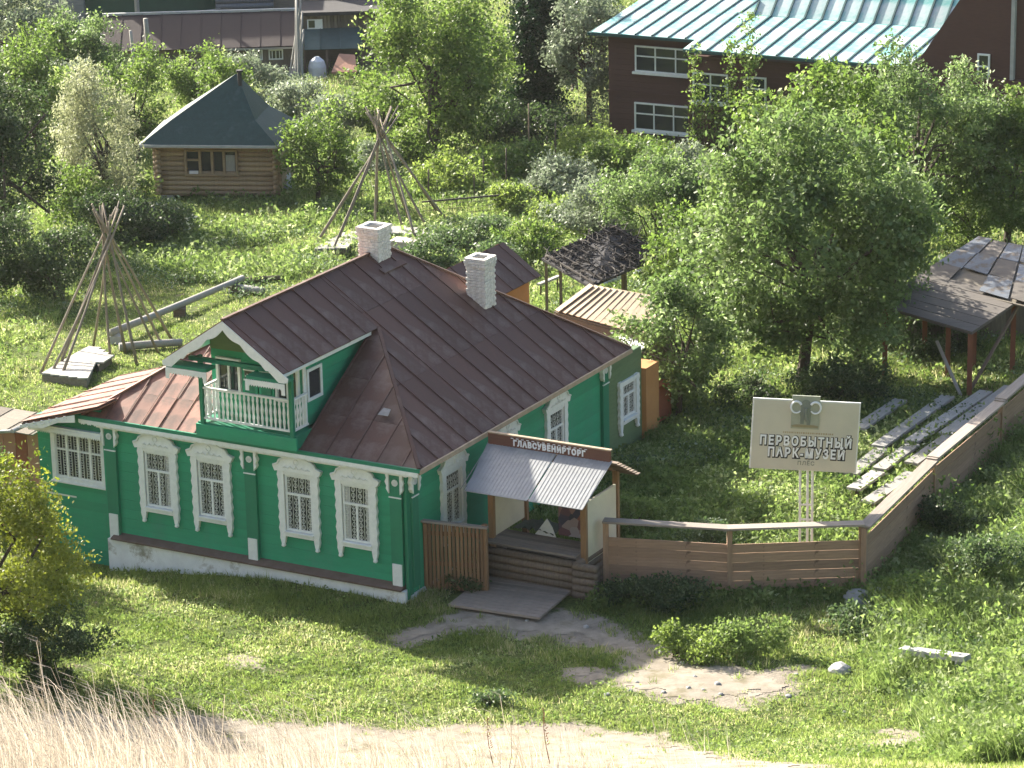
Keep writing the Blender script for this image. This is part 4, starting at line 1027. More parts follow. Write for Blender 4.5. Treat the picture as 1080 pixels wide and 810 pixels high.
for i in range(rows):
    for j in range(cols):
        def pt(u, v): return (G_*(1-u)+H2*u)*(1-v)+(F_*(1-u)+E_*u)*v
        u0, u1, v0, v1 = j/cols, (j+1)/cols-.02, i/rows+.02, (i+1)/rows
        if (i, j) in ((0, 1),): continue
        j_ = random.uniform(-.02, .05)
        MB().slab([pt(u0, v0)+(0, 0, j_), pt(u1, v0)+(0, 0, -j_*.3), pt(u1, v1)+(0, 0, j_), pt(u0, v1)+(0, 0, j_)], (0, 0, .02)).make('metal_sheet', M['sheetmetal' if (i+j) % 3 else 'felt'], sh)
MB().slab([G_-(0, 0, .08), H2-(0, 0, .08), E_-(0, 0, .08), F_-(0, 0, .08)], (0, 0, .05)).make('roof_deck', M['oldplank'], sh)
def post_px(px, pyb, top, w=.14, m='brownpost', parent=None, name='post'):
    g_ = gp(px, pyb); board(name, g_-(0, 0, .1), (g_[0], g_[1], top), w, w, M[m], parent, up=(0, 1, 0)); return g_
for u, v in ((.05, .06), (.95, .06), (.5, .5), (.06, .95), (.55, .95), (.95, .9)):
    p = (A*(1-u)+B*u)*(1-v)+(D*(1-u)+C*u)*v; board('post', (p[0], p[1], Tz(p[0], p[1])-.1), (p[0], p[1], p[2]-.05), .15, .15, M['brownpost'], sh, up=(0, 1, 0))
g1 = B*.95+A*.05; g1 = g1*.94+C*.06; g1 = np.array([g1[0], g1[1], Tz(g1[0], g1[1])]); g2 = C*.9+B*.1
board('brace', g1+(0, 0, .15), g2-(0, 0, .1), .09, .07, M['wood'], sh)
g3 = (A+B)/2+(D-A)*.3; board('brace', g3-(0, 0, 1.0), g1+(-.25, 0, .05), .10, .05, M['greywood'], sh)
bk = MB(); a, b = gp(955, 372), gp(1100, 352)
for i in range(14):
    c = a+(b-a)*(i+.5)/14; board('back_board', c-(0, 0, .1), c+(0, 0, 1.9), .36, .03, M['oldplank'], sh, up=(0, 1, 0))
MB().slab([gp(1062, 345)+(0, 0, 2.2), gp(1090, 352)+(0, 0, 1.9), gp(1090, 352)+(0, 0, .6), gp(1062, 345)+(0, 0, .9)], (.05, .05, 0)).make('side_panel', M['greywood'], sh)

# plank-roofed lean-to behind the house
A, B, C, D = onz(584, 327, 2.3), onz(690, 357, 2.15), onz(712, 316, 2.8), onz(621, 300, 2.95)
pr = thing('plank_shed', 'low shed with a pale weathered plank roof behind the green house', 'shed', tuple(gp(650, 345)))
n = 15
for i in range(n):
    u = (i+.5)/n; a = A+(B-A)*u; b = D+(C-D)*u
    board('roof_plank', a+(0, 0, random.uniform(-.004, .004)), b, float(np.linalg.norm(B-A))/n*.985, .03, M['cedar'], pr, up=(0, 0, 1))
MB().slab([A-(0, 0, .05), B-(0, 0, .05), C-(0, 0, .05), D-(0, 0, .05)], (0, 0, .05)).make('roof_deck', M['oldplank'], pr)
MB().slab([A-(0, 0, .12), B-(0, 0, .12), C-(0, 0, .12), D-(0, 0, .12)], (0, 0, 2.6)).make('wall', M['oldplank'], pr)
ms = thing('low_roof', 'bright zinc sheet roof strip just below the weathered plank roof', 'roof', tuple(gp(660, 372)))
a, b, c, d = onz(634, 342, 2.1), onz(672, 372, 1.9), onz(699, 354, 2.0), onz(664, 336, 2.15)
for i in range(3):
    u0, u1 = i/3, (i+1)/3-.01
    MB().slab([a+(b-a)*u0, a+(b-a)*u1, d+(c-d)*u1, d+(c-d)*u0], (0, 0, .03)).make('metal_sheet', M['signedge'], ms)
MB().slab([a-(0, 0, .05), b-(0, 0, .05), c-(0, 0, .05), d-(0, 0, .05)], (0, 0, 2.0)).make('wall', M['sage'], ms)

# dark brush-covered shelter
A, B, C, D = onz(571, 272, 1.25), onz(622, 302, .9), onz(701, 268, 1.1), onz(648, 237, 1.9)
br = thing('brush_shelter', 'low shelter with a dark roof of heaped dry branches in the garden', 'shelter', tuple(gp(640, 300)))
MB().slab([A, B, C, D], (0, 0, .08)).make('roof', M['thatch'], br)
rfb2 = [o for o in br.children][0]
rr = random.Random(5)
mb = MB()
for i in range(260):
    u, v = rr.random(), rr.random(); p = (A*(1-u)+B*u)*(1-v)+(D*(1-u)+C*u)*v
    d = (C-B)*rr.uniform(-.12, .28)+(B-A)*rr.uniform(-.25, .25)+np.array([0, 0, rr.uniform(-.05, .12)])
    mb.tube([p+(0, 0, .02), p+d*.5+(0, 0, rr.uniform(.02, .2)), p+d+(0, 0, .03)], [.022, .018, .008], 4)
o = mb.make('branch_heap', M['brush'], rfb2, center=False); tag(o, kind='stuff')
for i in range(9): u = (i+.5)/9; board('ridge_pole', A+(D-A)*u+(0, 0, .05), B+(C-B)*u+(0, 0, .05), .06, .06, M['brush'], rfb2)
for u, v in ((.05, .03), (.35, .03), (.95, .05), (.95, .5), (.95, .95), (.3, .9)):
    p = (A*(1-u)+B*u)*(1-v)+(D*(1-u)+C*u)*v; board('post', (p[0], p[1], Tz(p[0], p[1])-.1), (p[0], p[1], p[2]-.02), .10, .10, M['wood'], br, up=(0, 1, 0))
MB().slab([D+(C-D)*0+(0, 0, -.1), C-(0, 0, .1), C-(0, 0, .7)+(0, .3, 0), D-(0, 0, 1.2)+(0, .3, 0)], (.05, .05, 0)).make('back_wall', M['oldplank'], br)
# pale sacks and stakes in front of it
for i, (x, y, r) in enumerate(((640, 297, .38), (648, 293, .3), (676, 288, .28), (683, 286, .25), (633, 300, .22))):
    rock('sack', 'pale wrapped sack before the brush shelter, '+['largest at the left', 'second from the left', 'beside the right-hand post', 'farthest right', 'small and lowest at the left'][i], x, y+3, r, 40+i, 'plastic', 'pale sacks', 1.1)
a, b = gp(568, 300, .6), gp(590, 291, .6)
t = thing('plank_rail', 'pale plank leaning on stakes left of the brush shelter', 'rail', tuple((a+b)/2-(0, 0, .6)))
board('plank', a, b, .16, .06, M['greywood'], t)
for q in (.1, .9): c = a+(b-a)*q; board('stake', c-(0, 0, .7), c, .06, .06, M['wood'], t, up=(0, 1, 0))
# stakes and a wire fence row in the weeds
for i, (x, y, h) in enumerate(((349, 205, 1.3), (452, 210, 1.2), (478, 206, 1.3), (510, 204, 1.5), (534, 200, 1.7), (586, 190, 2.4), (558, 168, 2.4), (500, 212, 1.1))):
    p = gp(x, y); o = rod('garden_stake', p-(0, 0, .1), p+(0.03, 0, h), .035, .03, M['wood'], None, 6)
    tag(o, 'thin weathered stake '+['right of the log cabin', 'at the left end of the wire fence', 'second along the wire fence', 'third along the wire fence', 'at the right end of the wire fence', 'tall, left of the bush before the brown house', 'tall, below the dark lilac bush', 'short, at the middle of the wire fence'][i], 'stake', 'garden stakes')
wf = thing('wire_fence', 'sagging wire fence with a dark rail behind the farther tent frame', 'fence', tuple(gp(480, 212)))
a, b = gp(445, 213, 1.0), gp(560, 203, .9)
board('rail', a, b, .06, .06, M['brush'], wf)
mb = MB()
for z in (.15, .35, .55, .75): mb.bar(a-(0, 0, z), b-(0, 0, z), .012, .012)
for i in range(30): c = a+(b-a)*i/29; mb.bar(c, c-(0, 0, .9), .01, .01)
mb.make('mesh_wire', M['brush'], wf)

# ------------------------------------------------------------ barns along the top
def yard(px, py): return gp(px, py)
g0 = gp(120, 72); g1 = gp(318, 78); Dy = (g1-CAM)@Fw; q = 3370/Dy*.98
with frame(Matrix.Translation((g1[0], g1[1], g1[2]-1.0)) @ Matrix.Rotation(.035, 4, 'Z')):
    X2_ = lambda px: (px-318)/q; Z2_ = lambda py: (78-py)/q+1.0
    lb = thing('long_barn', 'long low barn with a maroon sheet roof behind the log cabin', 'barn')
    MB().box(X2_(120), 0, 0, X2_(314), 4, Z2_(48)).make('wall', M['oldplank'], lb)
    for i in range(46):
        x = X2_(120)+(X2_(314)-X2_(120))*(i+.5)/46; board('wall_board', (x, -.02, 0), (x, -.02, Z2_(49)), (X2_(314)-X2_(120))/46*.93, .03, M['oldplank'], lb, up=(0, -1, 0))
    roof_plane(lb, [(X2_(112), -.5, Z2_(47)), (X2_(316), -.5, Z2_(46)), (X2_(316), 2.6, Z2_(46)+1.25), (X2_(112), 2.6, Z2_(46)+1.25)], (1, 0, 0), 1.0, 3.5, M['redmetal'], seam=.02)
    MB().box(X2_(112), 2.5, Z2_(46)+1.2, X2_(316), 2.7, Z2_(46)+1.32).make('ridge_cap', M['concrete'], lb)
    MB().box(X2_(200), -.55, Z2_(48)-.06, X2_(316), -.49, Z2_(48)+.03).make('eave_board', M['greywood'], lb)
    for x0, x1 in ((268, 279), (285, 300)):
        w = MB(); a0, a1, b0, b1 = X2_(x0), X2_(x1), Z2_(62), Z2_(51)
        w.box(a0, -.10, b0, a0+.07, -.04, b1).box(a1-.07, -.10, b0, a1, -.04, b1).box(a0+.07, -.10, b0, a1-.07, -.04, b0+.07).box(a0+.07, -.10, b1-.07, a1-.07, -.04, b1)
        for i in range(1, 4): xx = a0+(a1-a0)*i/4; w.box(xx-.02, -.09, b0+.07, xx+.02, -.04, b1-.07)
        w = w.make('window', M['fringe'], lb); MB().box(a0+.04, -.06, b0+.03, a1-.04, -.05, b1-.03).make('pane', M['glass'], w)
    # green sheet hall behind
    gh = thing('green_hall', 'dark green sheet-clad building at the top left behind the barn', 'building', (X2_(150), 9, 0))
    MB().box(X2_(80), 9, -1, X2_(222), 14, 9).make('wall', M['fargreen'], gh)
    MB().box(X2_(40), 8.4, -1, X2_(82), 12, 9).make('end_wall', M['farlog'], gh)
    lh_ = thing('log_house', 'blue-grey log house wall at the top edge of the view', 'house', (X2_(255), 8, 0))
    for r in range(16):
        rod('log', (X2_(224), 8, .2+r*.32), (X2_(286), 8, .2+r*.32), .18, .18, M['farlog'], lh_, 8)
    MB().box(X2_(224), 8.05, 0, X2_(285), 12, 6).make('wall', M['farlog'], lh_)
    MB().box(X2_(286), 8.5, 0, X2_(420), 12, 8).make('shadow_barn', M['oldplank'], lh_)
    # plank barn
    pbn = thing('plank_barn', 'grey vertical-plank barn with a small white window at the top centre', 'barn', (X2_(360), 2, 0))
    MB().box(X2_(322), 1.6, 0, X2_(420), 4, Z2_(6)-1.2).make('wall', M['oldplank'], pbn)
    n = 28
    for i in range(n):
        x = X2_(321)+(X2_(420)-X2_(321))*(i+.5)/n; board('wall_board', (x, 1.58, Z2_(46)), (x, 1.58, Z2_(6)-.8), (X2_(420)-X2_(321))/n*.9, .05, M['oldplank'], pbn, up=(0, -1, 0))
    MB().box(X2_(318), 1.2, Z2_(6)-.8, X2_(425), 4.4, Z2_(6)-.62).make('roof', M['thatch'], pbn)
    w = MB().box(X2_(325), 1.50, Z2_(25)-.6, X2_(341), 1.54, Z2_(15)-.6).make('window', M['fringe'], pbn); MB().box(X2_(326.5), 1.48, Z2_(23.5)-.6, X2_(333), 1.50, Z2_(16)-.6).make('pane', M['glass'], w)
    roof_plane(pbn, [(X2_(322), -.2, Z2_(52)), (X2_(382), -.2, Z2_(52)), (X2_(382), 1.6, Z2_(52)+.75), (X2_(322), 1.6, Z2_(52)+.75)], (1, 0, 0), 1.0, 3, M['tarpaper'], seam=.03)
    for x in (322, 345, 381): board('post', (X2_(x), -.05, 0), (X2_(x), -.05, Z2_(52)), .12, .12, M['log'], pbn, up=(0, 1, 0))
    cp = thing('small_canopy', 'small salmon-coloured canopy on posts below the plank barn', 'canopy', (X2_(362), -2, 0))
    MB().slab([(X2_(350), -2.6, Z2_(66)), (X2_(376), -2.4, Z2_(67)), (X2_(374), -.9, Z2_(67)+.55), (X2_(358), -1.0, Z2_(66)+.6)], (0, 0, .08)).make('roof', M['salmon'], cp)
    for x, y in ((353, -2.4), (373, -2.3), (360, -1.1), (372, -1)): board('post', (X2_(x), y, 0), (X2_(x), y, Z2_(66)), .1, .1, M['log'], cp, up=(0, 1, 0))
    st = thing('pole_stack', 'stack of long grey poles leaning on the corner of the plank barn', 'poles', (X2_(318), -1, 0))
    rr = random.Random(9)
    for i in range(22):
        x = X2_(305+rr.uniform(0, 18)); rod('pole', (x-rr.uniform(0, .4), -1.8-rr.random(), -.1), (X2_(318+rr.uniform(-3, 4)), -.3+rr.uniform(-.2, .3), rr.uniform(3.0, 5.2)), .06, .04, M['greywood'], st, 6)
    tk = thing('white_tank', 'white covered tank standing under the plank barn awning', 'tank', (X2_(335), -1.2, 0))
    MB().tube([(X2_(335), -1.2, -.3), (X2_(335), -1.2, 1.6), (X2_(335), -1.2, 1.9), (X2_(335), -1.2, 2.1)], [.45, .45, .36, .12], 12).make('body', M['plastic'], tk)
    for i, (x, zt_) in enumerate(((162, 12), (146, 24))):
        o = rod('utility_pole', (X2_(x)+.2, -.9, 0), (X2_(x), -.9, Z2_(zt_)), .14 if i == 0 else .09, .12 if i == 0 else .07, M['greywood'], None, 8)
        tag(o, ['thick grey post standing against the maroon barn roof', 'thin grey post left of the thick post at the maroon barn'][i], 'post')
    for i, x in enumerate((141,)):
        o = rod('utility_pole', (X2_(x), 7, 0), (X2_(x), 7, 8), .13, .12, M['greywood'], None, 8); tag(o, 'pale post in front of the dark green building', 'post')
    for i, (a_, b_) in enumerate((((60, 11), (230, -8)), ((110, 25), (260, 4)))):
        o = rod('wire', (X2_(a_[0]), 6.8, Z2_(a_[1])-2.0), (X2_(b_[0]), 6.8, Z2_(b_[1])-2.0), .02, .02, M['concrete'], None, 4)
        tag(o, ['upper overhead wire crossing the dark green building', 'lower overhead wire crossing the dark green building'][i], 'wire')

# ------------------------------------------------------------ foliage
def raw_mesh(name, V, k, m, rnd, at=None):
    """V: (n*k,3) array of k-sided faces; rnd one value per face"""
    nv = len(V); nf = nv//k
    me = bpy.data.meshes.new(name)
    me.vertices.add(nv); me.vertices.foreach_set('co', V.astype(np.float32).ravel())
    me.loops.add(nv); me.loops.foreach_set('vertex_index', np.arange(nv, dtype=np.int32))
    me.polygons.add(nf); me.polygons.foreach_set('loop_start', np.arange(0, nv, k, dtype=np.int32))
    try: me.polygons.foreach_set('loop_total', np.full(nf, k, np.int32))
    except Exception: pass
    a = me.attributes.new('rnd', 'FLOAT', 'POINT'); a.data.foreach_set('value', np.repeat(rnd, k).astype(np.float32))
    me.materials.append(m); me.update(calc_edges=True); me.validate()
    return me
def leaves(P, size, rg, droop=0.0, aspect=.55, tri=False):
    """rhombus leaves at points P"""
    n = len(P); s = (size*rg.uniform(.6, 1.35, n))[:, None]
    u = rg.normal(size=(n, 3)); u[:, 2] -= droop; u /= np.linalg.norm(u, axis=1)[:, None]
    w = rg.normal(size=(n, 3)); w[:, 2] *= .6; w -= u*(w*u).sum(1)[:, None]; w /= np.linalg.norm(w, axis=1)[:, None]+1e-9
    if tri: return np.stack([P-u*s*.5-w*s*aspect*.4, P-u*s*.5+w*s*aspect*.6, P+u*s*.6], 1).reshape(-1, 3)
    V = np.stack([P-u*s*.5, P+w*s*aspect*.5, P+u*s*.5, P-w*s*aspect*.5], 1)
    return V.reshape(-1, 3)
def crown_points(rx, ry, rz, n, rg, K=26, cr=.34, kind='round'):
    """clumps spread over an ellipsoid; leaves on the shells of the clumps"""
    C = rg.normal(size=(K, 3)); C /= np.linalg.norm(C, axis=1)[:, None]
    C[:, 2] = np.abs(C[:, 2])*np.where(rg.random(K) < .46, -1, 1)
    rad = rg.uniform(.35, 1.0, K)**.6
    C = C*rad[:, None]
    if kind == 'column':
        C = np.stack([rg.normal(size=K)*.34, rg.normal(size=K)*.34, rg.uniform(-.95, .9, K)], 1); C[:, :2] *= (1.1-.75*sstep(.2, 1, C[:, 2]))[:, None]
    R_ = cr*rg.uniform(.55, 1.3, K)
    w = R_**2; idx = rg.choice(K, n, p=w/w.sum())
    D = rg.normal(size=(n, 3)); D /= np.linalg.norm(D, axis=1)[:, None]
    # twig structure: leaves concentrate on a few hundred twigs
    rr = rg.uniform(.25, 1.0, n)**.5*(1+.16*rg.normal(size=n))
    tw = np.sin(D[:, 0]*9+idx)*np.sin(D[:, 1]*9+idx*2)*np.sin(D[:, 2]*9+idx*3)
    rr *= 1+.28*tw
    P = C[idx]+D*(R_[idx]*rr)[:, None]
    P *= np.array([rx, ry, rz])
    clump = rg.uniform(0, 1, K)[idx]
    return P, clump, C*np.array([rx, ry, rz])
TREES = {}
def tree(name, label, base, top, wpx, sp, group=None, dens=1.0, leaf=.11, kind='round', trunk=True, low=.10, cat='tree', K=26, cr=.34, seed=None, deep=.8, cx=0.0, dh=0):
    """base: pixel of the foot; top: pixel row of the crown's top; wpx: crown width in pixels"""
    p = gp(*base); q = 3370/((p-CAM)@Fw)
    h = (base[1]-top)/q/.955+dh; rx = wpx*(1.16 if kind == 'round' else 1.0)/q/2; ry = rx*deep
    rg = np.random.default_rng(seed if seed is not None else int(base[0]*7+base[1]*13))
    z0 = h*low; rz_ = (h-z0)/2*1.0; zc = z0+rz_
    area = 4*math.pi*((rx*ry)**1.6/3+2*(rx*rz_)**1.6/3)**(1/1.6) if rx > 0 else 1
    n = int(dens*area*1.45/(leaf*leaf*.55))
    n = min(n, 52000)
    P, cl, C = crown_points(rx*.86, ry*.86, rz_*.86, n, rg, K, cr, kind)
    P += (cx, 0, zc); C = C+(cx, 0, zc)
    tw = max(1, n//16); ti = rg.integers(0, tw, n); P = P[:tw][ti]+rg.normal(size=(n, 3))*leaf*np.array([1.25, 1.25, .9])
    cl = np.clip(cl[:tw]*.5+rg.random(tw)*.6, 0, 1)[ti]
    kz = P[:, 2] > .03; P = P[kz]; cl = cl[kz]
    V = leaves(P, leaf*1.22, rg, .2 if kind != 'willow' else .8, .55 if sp != 'willow' else .3)
    rnd = np.clip(cl*.55+rg.random(len(P))*.5, 0, 1)
    t = thing(name, label, cat, tuple(p), group=group)
    me = raw_mesh('crown', V, 4, LM[sp], rnd)
    o = bpy.data.objects.new('crown' if trunk else 'foliage', me); link(o, t, Matrix.Translation(tuple(p)))
    tr = MB(); r0 = max(.03, h*.022) if trunk else .025
    if trunk:
        lean = rg.uniform(-.06, .06)*h
        top_ = np.array([cx*.6+lean, 0, zc])
        tr.tube([(0, 0, -.2), (0, 0, h*.04), (top_[0]*.5, .02*h, zc*.5), top_], [r0*1.35, r0, r0*.8, r0*.45], 8)
        for i in range(min(K, 16)):
            c = C[i]; a = np.array([top_[0]*.6, .0, zc*rg.uniform(.45, .85)])
            m_ = (a+c)/2+rg.normal(size=3)*.08*h
            tr.tube([a, m_, c], [r0*.45, r0*.28, r0*.08], 5)
    else:
        for i in range(7):
            c = C[i % len(C)]; a = rg.normal(size=2)*rx*.12
            tr.tube([(a[0], a[1], -.1), (c[0]*.4, c[1]*.4, h*.35), c], [r0, r0*.8, r0*.3], 4)
    tr.V = [(x+p[0], y+p[1], z+p[2]) for x, y, z in tr.V]
    tr.make('trunk' if trunk else 'stem', M['bark'], t)
    return t
GT = 'garden trees'; GS = 'garden shrubs'
# far left and top left
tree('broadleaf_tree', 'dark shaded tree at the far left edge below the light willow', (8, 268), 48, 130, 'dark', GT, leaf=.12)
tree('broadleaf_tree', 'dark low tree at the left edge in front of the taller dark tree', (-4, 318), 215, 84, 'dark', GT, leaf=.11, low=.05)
tree('willow_tree', 'pale silvery willow left of the log cabin', (108, 236), 66, 100, 'willow', GT, leaf=.13, kind='willow', low=.0, K=60, cr=.30, dens=1.5)
tree('orchard_tree', 'light green tree between the willow and the top left corner', (42, 200), 38, 120, 'orchard', GT, leaf=.13)
tree('orchard_tree', 'pale green tree in the top left corner of the garden', (20, 120), -25, 130, 'silver', GT, leaf=.14)
tree('orchard_tree', 'grey-green bushy tree above the willow top', (100, 150), 18, 110, 'apple', GT, leaf=.13)
tree('orchard_tree', 'mid-green tree left of the log cabin roof', (146, 172), 48, 76, 'orchard', GT, leaf=.12)
tree('garden_shrub', 'shrub with grey leaves behind the log cabin roof peak', (262, 128), 56, 70, 'silver', GS, leaf=.12, trunk=False, low=.02, cat='shrub')
tree('garden_shrub', 'green shrub in front of the long barn wall, left of the cabin peak', (208, 126), 42, 70, 'orchard', GS, leaf=.12, trunk=False, low=.02, cat='shrub')
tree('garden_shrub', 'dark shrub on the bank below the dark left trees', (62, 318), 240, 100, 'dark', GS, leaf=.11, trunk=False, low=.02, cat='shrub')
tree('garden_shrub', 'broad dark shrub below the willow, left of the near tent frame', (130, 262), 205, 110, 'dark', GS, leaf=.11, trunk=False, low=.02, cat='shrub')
tree('garden_shrub', 'olive shrub in front of the willow trunk', (84, 250), 170, 70, 'orchard', GS, leaf=.11, trunk=False, low=.02, cat='shrub')
tree('flowering_shrub', 'white flowering bush by the left corner of the log cabin', (172, 250), 212, 56, 'flower', None, leaf=.10, trunk=False, low=.02, cat='shrub', dens=.5)
tree('garden_shrub', 'green bush under the white flowers by the cabin', (176, 256), 214, 66, 'burdock', GS, leaf=.11, trunk=False, low=.02, cat='shrub')
tree('orchard_tree', 'round apple tree touching the right side of the log cabin', (336, 216), 98, 74, 'orchard', GT, leaf=.13, low=-.05)
tree('garden_shrub', 'pale shrub above the round tree by the cabin', (312, 140), 78, 70, 'silver', GS, leaf=.12, trunk=False, low=.02, cat='shrub')
# centre back
tree('orchard_tree', 'largest bright green tree at the top centre', (462, 172), -45, 152, 'orchard', GT, leaf=.15, K=60, cr=.27, low=-.08)
tree('orchard_tree', 'smaller green tree in front of the plank barn', (402, 160), 78, 70, 'orchard', GT, leaf=.14, low=.0)
tree('orchard_tree', 'green tree between the big centre tree and the dark column', (498, 140), 12, 84, 'orchard', GT, leaf=.13, low=.1)
tree('columnar_conifer', 'tall dark columnar conifer at the top centre', (568, 126), -22, 88, 'cypress', None, leaf=.13, kind='column', low=.0, K=90, cr=.42, deep=1, dens=4.5)
tree('orchard_tree', 'pale tree between the dark column and the brown house', (622, 138), -15, 84, 'silver', GT, leaf=.13)
tree('orchard_tree', 'tree behind the dark column reaching the top edge', (606, 96), -60, 90, 'apple', GT, leaf=.14)
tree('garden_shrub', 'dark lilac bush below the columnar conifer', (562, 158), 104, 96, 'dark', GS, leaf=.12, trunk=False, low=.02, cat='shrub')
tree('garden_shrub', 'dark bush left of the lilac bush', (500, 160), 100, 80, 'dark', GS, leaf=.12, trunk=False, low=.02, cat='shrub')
tree('garden_shrub', 'green bush below the brown house windows', (664, 204), 138, 100, 'orchard', GS, leaf=.12, trunk=False, low=.02, cat='shrub')
tree('garden_shrub', 'bright bush at the left end of the brown house', (614, 192), 128, 76, 'lime', GS, leaf=.12, trunk=False, low=.02, cat='shrub')
tree('garden_shrub', 'grey-leaved bush at the corner of the brown house', (735, 212), 150, 74, 'silver', GS, leaf=.12, trunk=False, low=.02, cat='shrub')
tree('garden_shrub', 'wide silvery bush behind the brush shelter', (694, 262), 160, 128, 'apple', GS, leaf=.11, trunk=False, low=.02, cat='shrub', K=34)
tree('garden_shrub', 'silver-green bush left of the wide silvery bush', (624, 250), 188, 90, 'silver', GS, leaf=.11, trunk=False, low=.02, cat='shrub')
tree('garden_shrub', 'yellow-green bush right of the far tent frame', (543, 228), 190, 56, 'lime', GS, leaf=.10, trunk=False, low=.02, cat='shrub')
tree('garden_shrub', 'low green bush between the red roof and the brush shelter', (560, 278), 232, 70, 'orchard', GS, leaf=.10, trunk=False, low=.02, cat='shrub')
tree('garden_shrub', 'weedy bush on the right of the far tent frame', (500, 268), 228, 90, 'burdock', GS, leaf=.10, trunk=False, low=.02, cat='shrub')
tree('garden_shrub', 'weedy green bush right behind the whitewashed chimney', (455, 288), 250, 60, 'burdock', GS, leaf=.10, trunk=False, low=.02, cat='shrub')
for i, (x, y, tp, w, sp, lb) in enumerate(((470, 205, 160, 80, 'lime', 'yellow-green bush behind the farther tent frame'), (392, 190, 150, 60, 'silver', 'grey bush left of the farther tent apex'),
        (540, 192, 150, 80, 'orchard', 'green bush below the dark lilac bush'), (590, 215, 165, 80, 'silver', 'grey bush in the middle of the weedy garden'), (600, 240, 200, 70, 'lime', 'light green bush above the brush shelter'),
        (420, 175, 140, 90, 'orchard', 'green bushes under the biggest top tree'), (352, 160, 100, 60, 'silver', 'pale bush right of the round tree by the cabin'), (745, 265, 190, 90, 'apple', 'grey-green bush between the shelter and the apple trees'),
        (706, 218, 162, 80, 'orchard', 'bush under the brown house lower window'), (786, 252, 158, 90, 'orchard', 'tall bush under the brown house vines'), (900, 180, 95, 130, 'apple', 'bush mass below the teal roof'),
        (240, 150, 60, 60, 'orchard', 'green bush hidden behind the cabin roof'), (60, 160, 60, 90, 'silver', 'pale bush left of the willow'), (140, 224, 170, 40, 'orchard', 'bush at the left wall of the log cabin'),
        (520, 292, 255, 60, 'burdock', 'weedy bush behind the red-roofed rear room'), (1010, 330, 270, 60, 'dark', 'dark bush behind the open shed'), (1070, 200, 110, 80, 'silver', 'pale bush at the right edge of the orchard'),
        (690, 300, 262, 50, 'lime', 'bright bush right of the brush shelter'), (872, 180, 104, 110, 'orchard', 'bush mass under the middle of the teal roof'))):
    tree('garden_shrub', lb, (x, y), tp, w, sp, GS, leaf=.13, trunk=False, low=.0, cat='shrub')
# the big apple trees
tree('apple_tree', 'big apple tree in the garden with its trunk left of the open shed', (846, 410), 122, 252, 'apple', GT, leaf=.15, K=90, cr=.23, low=.03, dens=1.6)
tree('apple_tree', 'tall bright apple tree in front of the teal roof', (856, 335), 60, 185, 'orchard', GT, leaf=.15, K=44, cr=.25, low=.02)
tree('apple_tree', 'tall grey-green tree at the right below the dark gable', (968, 268), 48, 210, 'apple', GT, leaf=.12, K=40, cr=.28)
tree('apple_tree', 'tree at the right edge behind the open shed', (1062, 260), 82, 130, 'orchard', GT, leaf=.12)
tree('apple_tree', 'apple tree with dark hanging branches beside the house corner', (716, 440), 296, 128, 'apple', GT, leaf=.12, K=44, cr=.25, low=.10)
tree('apple_tree', 'shaded apple tree between the big tree and the open shed', (905, 392), 185, 130, 'apple', GT, leaf=.12, K=34, low=.02)
tree('apple_tree', 'sunlit apple tree above the plank-roofed shed', (752, 335), 200, 110, 'orchard', GT, leaf=.13, K=30)
tree('garden_shrub', 'bush at the right edge above the open shed roof', (1030, 262), 172, 130, 'orchard', GS, leaf=.11, trunk=False, low=.02, cat='shrub')
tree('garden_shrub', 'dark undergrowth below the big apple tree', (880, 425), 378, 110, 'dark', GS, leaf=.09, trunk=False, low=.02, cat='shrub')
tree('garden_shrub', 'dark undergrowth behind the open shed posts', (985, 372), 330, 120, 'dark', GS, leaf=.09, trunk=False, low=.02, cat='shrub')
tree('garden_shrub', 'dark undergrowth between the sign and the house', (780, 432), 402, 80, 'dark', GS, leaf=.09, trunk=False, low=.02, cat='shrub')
tree('garden_shrub', 'sunlit bush at the top right corner beside the dark gable', (1078, 110), 10, 70, 'lime', GS, leaf=.13, trunk=False, low=.02, cat='shrub')
# foreground
tree('orchard_tree', 'green tree added at the left edge behind the bright young tree to shade the lawn', (-45, 600), 415, 100, 'orchard', GT, leaf=.10, low=.05)  # added mostly out of view, so its shadow falls before the annexe
tree('foreground_tree', 'bright yellow-green young tree at the lower left edge', (-14, 712), 442, 215, 'bright', None, leaf=.085, K=44, cr=.25, low=.04)
tree('foreground_shrub', 'dark low bush at the foot of the bright young tree', (50, 725), 640, 120, 'dark', None, leaf=.07, trunk=False, low=.0, cat='shrub')
# vines at the brown house
for i, (x, yb, yt) in enumerate(((734, 166, 58), (770, 170, 36), (790, 172, 12), (754, 168, 92))):
    tree('climbing_vine', ['leafy vine climbing the left corner board of the brown house', 'leafy vine column between the brown house windows', 'tallest vine column reaching over the teal roof', 'short vine under the middle window of the brown house'][i],
         (x, yb), yt, 15, 'orchard', 'climbing vines', leaf=.13, kind='column', low=.0, trunk=False, cat='vine', K=30, cr=.7, deep=1, dens=.9)
